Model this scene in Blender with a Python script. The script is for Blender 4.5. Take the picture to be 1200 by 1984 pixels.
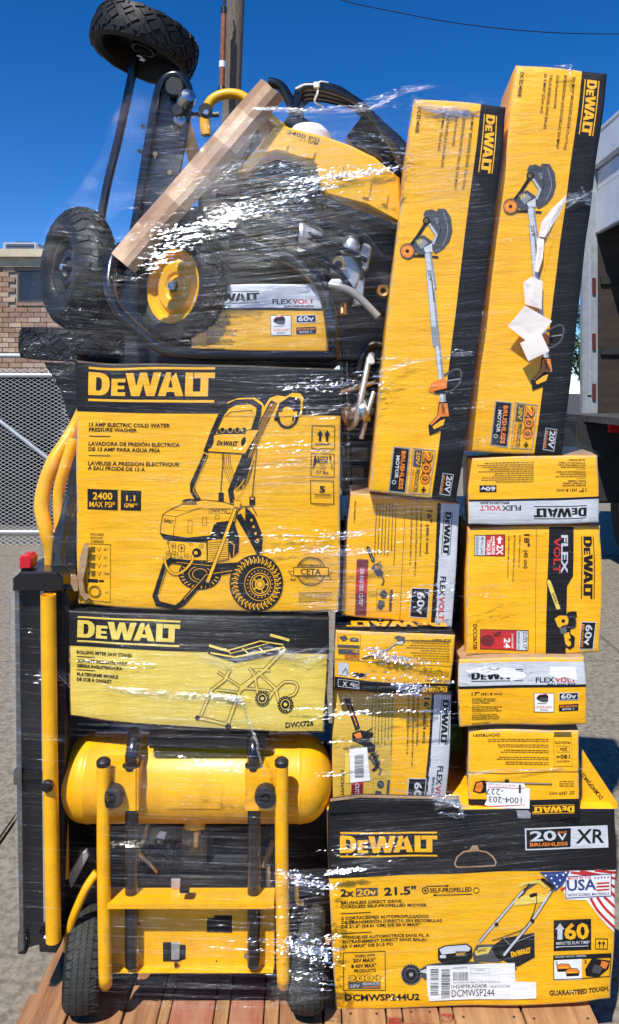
import bpy, bmesh, math, random
import numpy as np
from mathutils import Vector, Matrix, noise
from mathutils.geometry import tessellate_polygon
R = math.radians
rnd = random.Random(7)
sc = bpy.context.scene
for o in list(bpy.data.objects): bpy.data.objects.remove(o)
C = bpy.data.collections.new('yard'); sc.collection.children.link(C)

# ------------------------------------------------ camera, sky, sun
CX, CY, F = 600.0, 760.0, 1520.0      # principal point and focal length in photo pixels
CD = 1.9                              # camera distance from the front of the load
DECK = 0.13
CH = DECK + (1957 - CY) * CD / F      # eye height
cam = bpy.data.cameras.new('camera'); camo = bpy.data.objects.new('camera', cam); C.objects.link(camo)
cam.sensor_fit = 'VERTICAL'; cam.sensor_height = 24; cam.lens = 24 * F / 1984
cam.shift_y = -(992 - CY) / 1984
cam.clip_start = 0.05; cam.clip_end = 2000
camo.location = (0, -CD, CH); camo.rotation_euler = (R(90), 0, 0)
sc.camera = camo
SUN_EL, SUN_AZ = 55, 24               # azimuth: degrees left of straight behind the camera
w = bpy.data.worlds.new('World'); sc.world = w; w.use_nodes = True
nt = w.node_tree; nt.nodes.clear()
sky = nt.nodes.new('ShaderNodeTexSky'); sky.sky_type = 'NISHITA'; sky.sun_disc = False
sky.sun_elevation = R(SUN_EL); sky.sun_rotation = R(180 + SUN_AZ)
sky.air_density = 0.9; sky.dust_density = 0.0; sky.ozone_density = 3.0; sky.altitude = 2500
hs = nt.nodes.new('ShaderNodeHueSaturation'); hs.inputs['Saturation'].default_value = 1.36; hs.inputs['Hue'].default_value = 0.508; hs.inputs['Value'].default_value = 0.97
bg = nt.nodes.new('ShaderNodeBackground'); bg.inputs[1].default_value = 0.13
wo = nt.nodes.new('ShaderNodeOutputWorld')
nt.links.new(sky.outputs[0], hs.inputs['Color']); nt.links.new(hs.outputs[0], bg.inputs[0]); nt.links.new(bg.outputs[0], wo.inputs[0])
sl = bpy.data.lights.new('sun', 'SUN'); sl.energy = 4.6; sl.angle = R(0.53); sl.color = (1, 0.95, 0.88)
so = bpy.data.objects.new('sun', sl); C.objects.link(so)
sd = Vector((-math.sin(R(SUN_AZ)) * math.cos(R(SUN_EL)), -math.cos(R(SUN_AZ)) * math.cos(R(SUN_EL)), math.sin(R(SUN_EL))))
so.rotation_euler = sd.to_track_quat('Z', 'Y').to_euler(); so.location = (-3, -6, 8)
vs = sc.view_settings; sc.display_settings.display_device = 'sRGB'
vs.view_transform = 'Standard'; vs.look = 'None'; vs.exposure = 0.35; vs.gamma = 1; vs.use_curve_mapping = False
sc.cycles.max_bounces = 8; sc.cycles.transparent_max_bounces = 24; sc.cycles.caustics_reflective = False; sc.cycles.caustics_refractive = False
sc.cycles.sample_clamp_indirect = 6

# ------------------------------------------------ materials
MATS = {}
def mat(name, col, rough=0.5, metal=0.0, var=0.0, vscale=8.0, bump=0.0, bscale=60.0, stretch=(1, 1, 1), col2=None, coat=0.0, spec=0.5, thr=None):
    if name in MATS: return MATS[name]
    m = bpy.data.materials.new(name); m.use_nodes = True; n = m.node_tree; N = n.nodes; L = n.links
    b = N['Principled BSDF']; b.inputs['Base Color'].default_value = (*col, 1)
    b.inputs['Roughness'].default_value = rough; b.inputs['Metallic'].default_value = metal
    b.inputs['Coat Weight'].default_value = coat; b.inputs['Coat Roughness'].default_value = 0.12
    b.inputs['Specular IOR Level'].default_value = spec
    g = N.new('ShaderNodeNewGeometry'); mp = N.new('ShaderNodeMapping'); mp.inputs['Scale'].default_value = stretch
    L.new(g.outputs['Position'], mp.inputs['Vector'])
    if var > 0 or col2:
        t = N.new('ShaderNodeTexNoise'); t.inputs['Scale'].default_value = vscale; t.inputs['Detail'].default_value = 8; t.inputs['Roughness'].default_value = 0.65
        L.new(mp.outputs[0], t.inputs['Vector'])
        r = N.new('ShaderNodeValToRGB'); c2 = col2 or tuple(max(0, c * (1 - var)) for c in col); c1 = col if col2 else tuple(min(1, c * (1 + var * 0.5)) for c in col)
        a, z = thr or (0.35, 0.65)
        r.color_ramp.elements[0].position = a; r.color_ramp.elements[1].position = z
        r.color_ramp.elements[0].color = (*c2, 1); r.color_ramp.elements[1].color = (*c1, 1)
        L.new(t.outputs['Fac'], r.inputs[0]); L.new(r.outputs[0], b.inputs['Base Color'])
        mr = N.new('ShaderNodeMapRange'); mr.inputs[3].default_value = min(1, rough + 0.12); mr.inputs[4].default_value = max(0.02, rough - 0.08)
        L.new(t.outputs['Fac'], mr.inputs[0]); L.new(mr.outputs[0], b.inputs['Roughness'])
    if bump > 0:
        t2 = N.new('ShaderNodeTexNoise'); t2.inputs['Scale'].default_value = bscale; t2.inputs['Detail'].default_value = 5
        L.new(mp.outputs[0], t2.inputs['Vector'])
        bu = N.new('ShaderNodeBump'); bu.inputs['Strength'].default_value = bump; bu.inputs['Distance'].default_value = 0.004
        L.new(t2.outputs['Fac'], bu.inputs['Height']); L.new(bu.outputs[0], b.inputs['Normal'])
    MATS[name] = m; return m
def card(name, col, col2=None, rough=0.45, wear=0.0, coat=0.3):
    """printed corrugated board: faint flutes, scuffs and soft creases as relief"""
    m = mat(name, col, rough, var=0.10 + wear, vscale=14, col2=col2)
    n = m.node_tree; N = n.nodes; L = n.links; b = N['Principled BSDF']
    g = N.new('ShaderNodeNewGeometry')
    mp = N.new('ShaderNodeMapping'); mp.inputs['Scale'].default_value = (5, 5, 26); L.new(g.outputs['Position'], mp.inputs[0])
    a = N.new('ShaderNodeTexNoise'); a.inputs['Scale'].default_value = 1.6; a.inputs['Detail'].default_value = 6; a.inputs['Roughness'].default_value = 0.6
    L.new(mp.outputs[0], a.inputs['Vector'])
    wv = N.new('ShaderNodeTexWave'); wv.wave_type = 'BANDS'; wv.bands_direction = 'X'; wv.inputs['Scale'].default_value = 40; wv.inputs['Distortion'].default_value = 0.6
    L.new(g.outputs['Position'], wv.inputs[0])
    ad = N.new('ShaderNodeMath'); ad.operation = 'MULTIPLY_ADD'; ad.inputs[1].default_value = 0.014
    L.new(wv.outputs['Fac'], ad.inputs[0]); L.new(a.outputs['Fac'], ad.inputs[2])
    bu = N.new('ShaderNodeBump'); bu.inputs['Strength'].default_value = 0.34; bu.inputs['Distance'].default_value = 0.01
    L.new(ad.outputs[0], bu.inputs['Height']); L.new(bu.outputs[0], b.inputs['Normal'])
    b.inputs['Coat Weight'].default_value = coat; b.inputs['Coat Roughness'].default_value = 0.22
    return m
K = card('print_black', (0.009, 0.009, 0.011), rough=0.5, coat=0.04)
K.node_tree.nodes['Principled BSDF'].inputs['Specular IOR Level'].default_value = 0.3
Yl = card('print_yellow', (0.93, 0.475, 0.004), (0.84, 0.40, 0.003))
LY = card('print_pale_yellow', (0.80, 0.62, 0.13), (0.72, 0.52, 0.07))
Sv = card('print_silver', (0.60, 0.63, 0.66), (0.5, 0.53, 0.57))
Wh = card('print_white', (0.82, 0.82, 0.80))
Rd = card('print_red', (0.55, 0.02, 0.02))
DR = card('print_dark_red', (0.16, 0.012, 0.02))
Nv = card('print_navy', (0.02, 0.05, 0.22))
DG = card('print_dark_grey', (0.06, 0.065, 0.07))
MG = card('print_grey', (0.28, 0.29, 0.31))
Or = card('print_orange', (0.8, 0.22, 0.02))
Br = card('print_brown', (0.14, 0.09, 0.005))
kraft = card('kraft_board', (0.42, 0.27, 0.14), (0.30, 0.18, 0.09), rough=0.8)
worn = mat('worn_board_edge', (0.80, 0.44, 0.02), 0.6, col2=(0.50, 0.34, 0.18), vscale=70, thr=(0.44, 0.56))
wornk = mat('worn_black_edge', (0.02, 0.02, 0.02), 0.6, col2=(0.40, 0.28, 0.16), vscale=70, thr=(0.36, 0.50))
wornm = worn
paint_y = mat('yellow_enamel', (0.90, 0.435, 0.003), 0.38, var=0.14, vscale=26, coat=0.25, bump=0.05, bscale=220)
plast_y = mat('yellow_plastic', (0.90, 0.47, 0.01), 0.38, var=0.08, vscale=20, bump=0.06, bscale=400)
black_p = mat('black_enamel', (0.007, 0.007, 0.009), 0.22, var=0.3, coat=0.5)
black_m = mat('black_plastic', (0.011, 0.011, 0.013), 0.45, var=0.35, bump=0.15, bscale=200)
rubber = mat('tyre_rubber', (0.010, 0.010, 0.011), 0.55, spec=0.35, var=0.4, vscale=40, bump=0.2, bscale=150)
rubber_w = mat('worn_tread_rubber', (0.032, 0.034, 0.029), 0.75, var=0.35, vscale=60, bump=0.2, bscale=150)
steel = mat('bright_steel', (0.62, 0.62, 0.62), 0.25, 1.0, var=0.25, vscale=50)
alu = mat('cast_aluminium', (0.50, 0.51, 0.52), 0.45, 0.7, var=0.25, vscale=30, bump=0.2, bscale=200)
brass = mat('brass', (0.66, 0.36, 0.12), 0.3, 1.0, var=0.3, vscale=60)
galv = mat('galvanised_steel', (0.50, 0.53, 0.56), 0.45, 0.6, var=0.2, vscale=40)
white_s = mat('label_paper', (0.80, 0.80, 0.80), 0.5)
red_p = mat('red_plastic', (0.55, 0.012, 0.02), 0.35)
redp = mat('red_board_paint', (0.42, 0.05, 0.03), 0.7, col2=(0.50, 0.28, 0.14), vscale=30, thr=(0.38, 0.5))
kraft_a = mat('brown_paperboard', (0.60, 0.41, 0.25), 0.5, var=0.0, col2=(0.40, 0.25, 0.145), vscale=7, bump=0.25, bscale=40, thr=(0.44, 0.56), coat=0.4)

# ------------------------------------------------ geometry helpers
def P(px, py, Y=0.0):
    k = (CD + Y) / F
    return Vector(((px - CX) * k, Y, CH + (CY - py) * k))
def link(o, parent=None):
    C.objects.link(o)
    if parent: o.parent = parent
    return o
def tag(o, label=None, cat=None, group=None, kind=None):
    if label: o['label'] = label
    if cat: o['category'] = cat
    if group: o['group'] = group
    if kind: o['kind'] = kind
    return o
def thing(name, loc, label, cat, group=None):
    o = bpy.data.objects.new(name, None); o.empty_display_size = 0.05; C.objects.link(o); o.location = loc
    return tag(o, label, cat, group)
class MB:
    def __init__(s): s.v = []; s.f = []; s.m = []; s.mi = 0
    def add(s, vs, fs, mi=None):
        b = len(s.v); s.v += [tuple(v) for v in vs]; s.f += [tuple(b + i for i in f) for f in fs]; s.m += [s.mi if mi is None else mi] * len(fs); return s
    def quadbox(s, c8):   # 8 corners: bottom 4 then top 4
        return s.add(c8, [(0, 3, 2, 1), (4, 5, 6, 7), (0, 1, 5, 4), (1, 2, 6, 5), (2, 3, 7, 6), (3, 0, 4, 7)])
    def box(s, x0, x1, y0, y1, z0, z1):
        return s.quadbox([(x0, y0, z0), (x1, y0, z0), (x1, y1, z0), (x0, y1, z0), (x0, y0, z1), (x1, y0, z1), (x1, y1, z1), (x0, y1, z1)])
    def pbox(s, px0, py0, px1, py1, Y0, Y1):   # front face given in photo pixels at depth Y0
        a, b = P(px0, py1, Y0), P(px1, py0, Y0)
        return s.box(a.x, b.x, Y0, Y1, a.z, b.z)
    def bbox(s, x0, x1, y0, y1, z0, z1, bv):   # box with chamfered edges
        bm = bmesh.new(); bmesh.ops.create_cube(bm, size=1)
        for v in bm.verts: v.co = Vector(((x0 + x1) / 2 + v.co.x * (x1 - x0), (y0 + y1) / 2 + v.co.y * (y1 - y0), (z0 + z1) / 2 + v.co.z * (z1 - z0)))
        bmesh.ops.bevel(bm, geom=bm.edges[:], offset=bv, segments=2, affect='EDGES')
        s.add([v.co.copy() for v in bm.verts], [[v.index for v in f.verts] for f in bm.faces]); bm.free(); return s
    def pbbox(s, px0, py0, px1, py1, Y0, Y1, bv=0.003):
        a, b = P(px0, py1, Y0), P(px1, py0, Y0)
        return s.bbox(a.x, b.x, Y0, Y1, a.z, b.z, bv)
    def prism(s, pts, Y0, Y1, bv=0.0):   # outline in photo px at Y0, extruded to Y1
        n = len(pts); w = [P(p[0], p[1], Y0) for p in pts]
        area = sum(w[i].x * w[(i + 1) % n].z - w[(i + 1) % n].x * w[i].z for i in range(n))
        if area < 0: w.reverse()
        rings = []
        if bv > 0:
            c = []
            for i in range(n):
                a, b, d = w[i - 1], w[i], w[(i + 1) % n]
                e1 = (b - a).normalized(); e2 = (d - b).normalized()
                nn = Vector((-(e1.z + e2.z), 0, e1.x + e2.x)); nn = nn.normalized() if nn.length > 1e-6 else Vector((0, 0, 1))
                c.append(b + nn * bv)
            rings.append([Vector((v.x, Y0, v.z)) for v in c]); rings.append([Vector((v.x, Y0 + bv, v.z)) for v in w])
        else: rings.append(w)
        rings.append([Vector((v.x, Y1, v.z)) for v in w])
        base = len(s.v)
        tri = tessellate_polygon([[Vector((v.x, v.z, 0)) for v in rings[0]]])
        allv = [v for r in rings for v in r]; fs = [tuple(t) for t in tri]
        last = (len(rings) - 1) * n; fs += [tuple(last + i for i in reversed(t)) for t in tri]
        for k in range(len(rings) - 1):
            for i in range(n):
                j = (i + 1) % n; fs.append((k * n + i, k * n + j, (k + 1) * n + j, (k + 1) * n + i))
        return s.add(allv, fs)
    def tube(s, pts, r, seg=10, smooth=True, cap=True, steps=6, flat=1.0):
        pts = [Vector(p) for p in pts]
        rs = list(r) if isinstance(r, (list, tuple)) else [r] * len(pts)
        if smooth and len(pts) > 2:
            o, ro = [], []
            for i in range(len(pts) - 1):
                p0, p1, p2, p3 = pts[max(i - 1, 0)], pts[i], pts[i + 1], pts[min(i + 2, len(pts) - 1)]
                for k in range(steps):
                    t = k / steps
                    o.append(0.5 * ((2 * p1) + (p2 - p0) * t + (2 * p0 - 5 * p1 + 4 * p2 - p3) * t * t + (3 * p1 - p0 - 3 * p2 + p3) * t ** 3))
                    ro.append(rs[i] * (1 - t) + rs[i + 1] * t)
            pts, rs = o + [pts[-1]], ro + [rs[-1]]
        n = len(pts); t0 = (pts[1] - pts[0]).normalized()
        up = Vector((0, 1, 0)) if abs(t0.y) < 0.8 else Vector((0, 0, 1))
        nx = t0.cross(up).normalized(); vs = []; fs = []
        for i in range(n):
            t = (pts[min(i + 1, n - 1)] - pts[max(i - 1, 0)]).normalized()
            nx = (nx - t * nx.dot(t)).normalized(); ny = t.cross(nx)
            for k in range(seg):
                a = 2 * math.pi * k / seg; vs.append(pts[i] + (nx * math.cos(a) + ny * math.sin(a) * flat) * rs[i])
        for i in range(n - 1):
            for k in range(seg):
                k2 = (k + 1) % seg; fs.append((i * seg + k, i * seg + k2, (i + 1) * seg + k2, (i + 1) * seg + k))
        if cap: fs.append(tuple(range(seg))[::-1]); fs.append(tuple((n - 1) * seg + k for k in range(seg)))
        return s.add(vs, fs)
    def ptube(s, pts, rpx, Y=None, **kw):   # pts (px,py[,Y]) radius in px
        w = [P(p[0], p[1], p[2] if len(p) > 2 else Y) for p in pts]
        k = (CD + w[0].y) / F
        r = [q * k for q in rpx] if isinstance(rpx, (list, tuple)) else rpx * k
        return s.tube(w, r, **kw)
    def lathe(s, c, axis, prof, seg=40, a0=0.0):   # prof: (radius, along axis)
        c = Vector(c); ax = Vector(axis).normalized(); u = ax.cross(Vector((0, 0, 1)) if abs(ax.z) < 0.9 else Vector((1, 0, 0))).normalized(); v = ax.cross(u)
        vs = []; fs = []; n = len(prof)
        for k in range(seg):
            a = 2 * math.pi * k / seg + a0; d = u * math.cos(a) + v * math.sin(a)
            for r, h in prof: vs.append(c + d * r + ax * h)
        for k in range(seg):
            k2 = (k + 1) % seg
            for i in range(n - 1): fs.append((k * n + i, k * n + i + 1, k2 * n + i + 1, k2 * n + i))
        return s.add(vs, fs)
    def disc(s, c, axis, r, h, seg=24, bv=0.0):
        pr = [(0.0001, 0), (r, 0), (r, h), (0.0001, h)] if bv == 0 else [(0.0001, 0), (r, 0), (r, h - bv), (r - bv, h), (0.0001, h)]
        return s.lathe(c, axis, pr, seg)
    def build(s, name, mats, parent=None, smooth=False, kind=None, label=None, ang=40):
        me = bpy.data.meshes.new(name); off = parent.matrix_world.translation if False else None
        loc = Vector((0, 0, 0)); p = parent
        while p is not None: loc += p.location; p = p.parent
        me.from_pydata([(v[0] - loc.x, v[1] - loc.y, v[2] - loc.z) for v in s.v], [], s.f)
        if not isinstance(mats, (list, tuple)): mats = [mats]
        for m_ in mats: me.materials.append(m_)
        me.polygons.foreach_set('material_index', s.m)
        bm = bmesh.new(); bm.from_mesh(me); bmesh.ops.remove_doubles(bm, verts=bm.verts, dist=1e-6)
        bmesh.ops.recalc_face_normals(bm, faces=bm.faces)
        if smooth:
            for f in bm.faces: f.smooth = True
            for e in bm.edges:
                if len(e.link_faces) == 2 and e.calc_face_angle(0) > R(ang): e.smooth = False
        bm.to_mesh(me); bm.free(); me.update()
        o = bpy.data.objects.new(name, me); link(o, parent)
        if kind: o['kind'] = kind
        if label: o['label'] = label
        return o
def solo(mb, name, mats, label, cat, group=None, smooth=False, kind=None):
    o = mb.build(name, mats, None, smooth); return tag(o, label, cat, group, kind)
def structure(mb, name, mats, parent=None, smooth=False):
    o = mb.build(name, mats, parent, smooth); o['kind'] = 'structure'; return o

# ------------------------------------------------ text glyph cache
_tc = {}
def glyphs(s, bold):
    key = (s, bold)
    if key in _tc: return _tc[key]
    cu = bpy.data.curves.new('t', 'FONT'); cu.body = s; cu.offset = bold * 0.72; cu.resolution_u = 2; cu.fill_mode = 'FRONT' if hasattr(cu, 'fill_mode') else cu.fill_mode
    o = bpy.data.objects.new('t', cu); sc.collection.objects.link(o)
    dg = bpy.context.evaluated_depsgraph_get(); dg.update(); ev = o.evaluated_get(dg); me = ev.to_mesh()
    me.calc_loop_triangles()
    v = np.array([x.co[:2] for x in me.vertices]).reshape(-1, 2); t = [tuple(x.vertices) for x in me.loop_triangles]
    ev.to_mesh_clear(); bpy.data.objects.remove(o); bpy.data.curves.remove(cu)
    if len(v):
        v[:, 0] -= v[:, 0].min(); wd = max(v[:, 0].max(), 1e-6)
    else: wd = 1
    _tc[key] = (v, t, wd); return _tc[key]
CAP = 0.729 * 1.0
def _capheight():
    v, t, wd = glyphs('H', 0.0); return v[:, 1].max()
CAP = _capheight()
LOGO = []   # letters of the maker's wordmark on a unit-high strip, width 4.75
def _lg():
    L_ = []
    def r(x0, y0, x1, y1): L_.append([(x0, y0), (x1, y0), (x1, y1), (x0, y1)])
    # D
    r(0.0, 0, 0.30, 1); L_.append([(0.30, 0), (0.50, 0), (0.66, 0.06), (0.78, 0.20), (0.83, 0.40), (0.83, 0.60), (0.78, 0.80), (0.66, 0.94), (0.50, 1), (0.30, 1), (0.30, 0.80), (0.42, 0.80), (0.50, 0.74), (0.53, 0.62), (0.53, 0.38), (0.50, 0.26), (0.42, 0.20), (0.30, 0.20)])
    # small E
    r(0.90, 0, 1.14, 0.76); r(1.14, 0, 1.44, 0.16); r(1.14, 0.30, 1.40, 0.45); r(1.14, 0.60, 1.44, 0.76)
    # W
    L_.append([(1.44, 1), (1.74, 1), (1.86, 0.42), (2.00, 1), (2.26, 1), (2.40, 0.42), (2.52, 1), (2.82, 1), (2.58, 0), (2.26, 0), (2.13, 0.52), (2.00, 0), (1.68, 0)])
    # A
    L_.append([(2.70, 0), (3.00, 0), (3.05, 0.18), (3.33, 0.18), (3.38, 0), (3.70, 0), (3.39, 1), (3.19, 1), (3.19, 0.74), (3.28, 0.36), (3.10, 0.36), (3.19, 0.74), (3.19, 1), (3.01, 1)])
    # L, T
    r(3.76, 0, 4.06, 1); r(4.06, 0, 4.36, 0.20)
    L_.append([(4.10, 1), (4.90, 1), (4.90, 0.76), (4.65, 0.78), (4.65, 0), (4.35, 0), (4.35, 0.78), (4.10, 0.76)])
    return L_
LOGO = _lg(); LOGO_W = 4.9

# ------------------------------------------------ cartons
def warpn(p, seed, amp):
    q = Vector((p.x * 2.6 + seed * 7.3, seed * 3.1, p.z * 2.6)); a = noise.noise_vector(q)
    b = noise.noise_vector(Vector((p.x * 8 + seed, 4.2, p.z * 8)))
    return Vector(((a.x * 0.6 + b.x * 0.2) * amp, (a.y + b.y * 0.35) * amp * 1.3, (a.z * 0.6 + b.z * 0.2) * amp))
class Carton:
    def __init__(s, name, q, Y, depth, label, mats=None, yaw=0, top=None, side=None, group=None, tilt=(0, 0), amp=0.0035, seed=1, cat='box', base=None, cell=18, edge=None):
        s.q = [np.array(c, float) for c in q]; s.Y = Y; s.tilt = tilt; s.amp = amp; s.seed = seed; s.depth = depth
        s.W = (np.linalg.norm(s.q[1] - s.q[0]) + np.linalg.norm(s.q[2] - s.q[3])) / 2
        s.H = (np.linalg.norm(s.q[3] - s.q[0]) + np.linalg.norm(s.q[2] - s.q[1])) / 2
        def cuts(L):
            n = max(2, round(L / cell)); e = 4.0
            return [0, 1.2, e] + [e + (L - 2 * e) * i / n for i in range(1, n)] + [L - e, L - 1.2, L]
        s.cu, s.cv = cuts(s.W), cuts(s.H)
        s.tilt = (tilt[0] - s.W * (CD + Y) / F * math.tan(R(yaw)), tilt[1]); s.dir = Vector((math.sin(R(yaw)), math.cos(R(yaw)), 0))
        rr_ = random.Random(seed * 13 + 5); s.dr = 52.0; s.dents = [(a_, c_, rr_.choice((0, .4, .8, 1.1))) for a_ in (0, 1) for c_ in (0, 1)] + [(rr_.random(), rr_.choice((0, 1)), rr_.uniform(.2, .6)) for _ in range(3)] + [(rr_.choice((0, 1)), rr_.random(), rr_.uniform(.2, .6)) for _ in range(2)]
        bl = (P(*s.q[3], Y) + P(*s.q[2], Y)) / 2
        s.root = thing(name, bl, label, cat, group)
        s.buckets = {}; s.part = 'printed_panel'; s.xf = (0, 0, 1); s.n = 0; s.lv = 1
        mb = MB(); nu, nv = len(s.cu), len(s.cv)
        for v in s.cv:
            for u in s.cu: mb.v.append(tuple(s.w(u, v, 0)))
        edge = edge or [worn, worn]
        for j in range(nv - 1):
            for i in range(nu - 1):
                mb.f.append((j * nu + i, (j + 1) * nu + i, (j + 1) * nu + i + 1, j * nu + i + 1))
                mb.m.append(1 if (i < 2 or j < 2 or i >= nu - 3 or j >= nv - 3) else 0)
        # side walls going back
        loop = [i for i in range(nu)] + [j * nu + nu - 1 for j in range(1, nv)] + [(nv - 1) * nu + i for i in range(nu - 2, -1, -1)] + [j * nu for j in range(nv - 2, 0, -1)]
        nl = len(loop); K_ = 4; prev = loop
        for k in range(1, K_ + 1):
            cur = []
            for li in loop:
                p = Vector(mb.v[li]); d = s.depth * k / K_; q_ = p + s.dir * d; wv = warpn(Vector((q_.x + d, 0, q_.z)), s.seed + 3, s.amp)
                mb.v.append((q_.x + wv.x, q_.y, q_.z + wv.z)); cur.append(len(mb.v) - 1)
            for i in range(nl):
                j = (i + 1) % nl; mb.f.append((prev[i], prev[j], cur[j], cur[i]))
                mb.m.append(2 if (i < nu - 1) else 3)
            prev = cur
        mb.f.append(tuple(reversed(prev))); mb.m.append(3)
        mb.build('carton', [base or Yl, edge[0], top or kraft, side or Yl], s.root, smooth=True, ang=50)
        sm = bpy.context
    def w(s, u, v, lift):
        a, b = u / s.W, v / s.H
        q = s.q; p = (q[0] * (1 - a) + q[1] * a) * (1 - b) + (q[3] * (1 - a) + q[2] * a) * b
        Y = s.Y + s.tilt[0] * (a - 0.5) + s.tilt[1] * (0.5 - b)
        x = P(p[0], p[1], Y); x += warpn(x, s.seed, s.amp)
        d = max(0.0, min(u, v, s.W - u, s.H - v))
        for (ci, cj, st) in s.dents:
            du, dv = u - ci * s.W, v - cj * s.H; g_ = math.exp(-(du * du + dv * dv) / s.dr ** 2) * st
            x.y += 0.0045 * g_; x.x += (1 - 2 * ci) * 0.0035 * g_ if ci in (0, 1) else 0; x.z += -(1 - 2 * cj) * 0.0035 * g_ if cj in (0, 1) else 0
        if d < 4: x.y += 0.003 * (1 - d / 4) ** 2
        x.y -= lift; return x
    def inv(s, pts):
        X = np.array(pts, float); q = s.q; a = np.full(len(X), .5); b = np.full(len(X), .5)
        e, f, g = q[1] - q[0], q[3] - q[0], q[0] - q[1] + q[2] - q[3]
        for _ in range(6):
            Fx = q[0] + np.outer(a, e) + np.outer(b, f) + np.outer(a * b, g) - X
            J1 = e + np.outer(b, g); J2 = f + np.outer(a, g)
            det = J1[:, 0] * J2[:, 1] - J1[:, 1] * J2[:, 0]
            a = a - (Fx[:, 0] * J2[:, 1] - Fx[:, 1] * J2[:, 0]) / det; b = b - (J1[:, 0] * Fx[:, 1] - J1[:, 1] * Fx[:, 0]) / det
        return a * s.W, b * s.H
    def raw(s, pts, tris, m):
        ox, oy, k = s.xf; s.n += 1
        X = [(ox + p[0] / k, oy + p[1] / k) for p in pts]; u, v = s.inv(X)
        u = np.clip(u, 0.15, s.W - 0.15); v = np.clip(v, 0.15, s.H - 0.15)
        B = s.buckets.setdefault(s.part, ([], [], [], [])); b0 = len(B[0]); z = 0.0009 + s.lv * 0.00025 + s.n * 0.000002
        B[0].extend((a, b, z) for a, b in zip(u, v)); 
        if m not in B[3]: B[3].append(m)
        mi = B[3].index(m)
        for t in tris: B[1].append(tuple(b0 + i for i in t)); B[2].append(mi)
    def poly(s, pts, m, lv=None):
        if lv is not None: s.lv = lv
        s.raw(pts, [tuple(t) for t in tessellate_polygon([[Vector((p[0], p[1], 0)) for p in pts]])], m)
    def rect(s, x0, y0, x1, y1, m, lv=None, sk=0.0):
        d = sk; s.poly([(x0, y0), (x1, y0 + d * (x1 - x0)), (x1, y1 + d * (x1 - x0)), (x0, y1)], m, lv)
    def line(s, pts, w_, m, lv=None, closed=False, spline=False):
        if lv is not None: s.lv = lv
        P_ = [np.array(p, float) for p in pts]
        if spline:
            o = []
            for i in range(len(P_) - 1):
                p0, p1, p2, p3 = P_[max(i - 1, 0)], P_[i], P_[i + 1], P_[min(i + 2, len(P_) - 1)]
                for k in range(5):
                    t = k / 5; o.append(0.5 * ((2 * p1) + (p2 - p0) * t + (2 * p0 - 5 * p1 + 4 * p2 - p3) * t * t + (3 * p1 - p0 - 3 * p2 + p3) * t ** 3))
            P_ = o + [P_[-1]]
        n = len(P_); L_, R_ = [], []
        for i in range(n):
            a = P_[(i - 1) % n] if (closed or i > 0) else P_[i]; b = P_[(i + 1) % n] if (closed or i < n - 1) else P_[i]
            d1 = P_[i] - a; d2 = b - P_[i]
            d1 = d1 / (np.linalg.norm(d1) + 1e-9); d2 = d2 / (np.linalg.norm(d2) + 1e-9); d = d1 + d2; l = np.linalg.norm(d)
            d = d / l if l > 1e-6 else d1
            c = max(0.5, abs(float(np.dot(d, d2 if i < n - 1 or closed else d1)))); nn = np.array([-d[1], d[0]]) * w_ / 2 / c
            L_.append(P_[i] + nn); R_.append(P_[i] - nn)
        m_ = n if closed else n - 1; tr = []
        for i in range(m_):
            j = (i + 1) % n; tr += [(i, j, n + j), (i, n + j, n + i)]
        s.raw(L_ + R_, tr, m)
    def frame(s, x0, y0, x1, y1, w_, m, lv=None, sk=0.0):
        s.line([(x0, y0), (x1, y0 + sk * (x1 - x0)), (x1, y1 + sk * (x1 - x0)), (x0, y1)], w_, m, lv, closed=True)
    def ell(s, cx, cy, rx, m, ry=None, n=20, lv=None, rot=0.0):
        ry = ry or rx; c, sn = math.cos(rot), math.sin(rot)
        s.poly([(cx + rx * math.cos(t) * c - ry * math.sin(t) * sn, cy + rx * math.cos(t) * sn + ry * math.sin(t) * c) for t in [2 * math.pi * i / n for i in range(n)]], m, lv)
    def ring(s, cx, cy, rx, w_, m, ry=None, n=24, lv=None):
        ry = ry or rx; s.line([(cx + rx * math.cos(t), cy + ry * math.sin(t)) for t in [2 * math.pi * i / n for i in range(n)]], w_, m, lv, closed=True)
    def text(s, t, x0, y0, x1, y1, h, m, bold=0.012, lv=None, shear=0.0):
        if lv is not None: s.lv = lv
        v, tr, wd = glyphs(t, bold); d = np.array([x1 - x0, y1 - y0], float); L_ = np.linalg.norm(d); d = d / L_; up = np.array([d[1], -d[0]])
        s.raw([np.array([x0, y0]) + d * ((p[0] / wd) * L_ + shear * p[1] / CAP * h) + up * p[1] / CAP * h for p in v], tr, m)
    def logo(s, x0, y0, x1, y1, h, m, lines=True, lv=None, shear=0.0):
        """x0,y0 - x1,y1: baseline of the mark; h: height of the letters"""
        if lv is not None: s.lv = lv
        old = s.part; s.part = 'logo' if lines else old
        d = np.array([x1 - x0, y1 - y0], float); L_ = np.linalg.norm(d); d = d / L_; up = np.array([d[1], -d[0]]); o = np.array([x0, y0], float)
        for pl in LOGO: s.poly([o + d * (p[0] / LOGO_W * L_ + shear * h * p[1]) + up * p[1] * h for p in pl], m)
        if lines:
            for a, b in ((-0.26, -0.16), (1.13, 1.23)): s.poly([o + up * a * h, o + d * L_ + up * a * h, o + d * L_ + up * b * h, o + up * b * h], m)
        s.part = old
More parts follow.
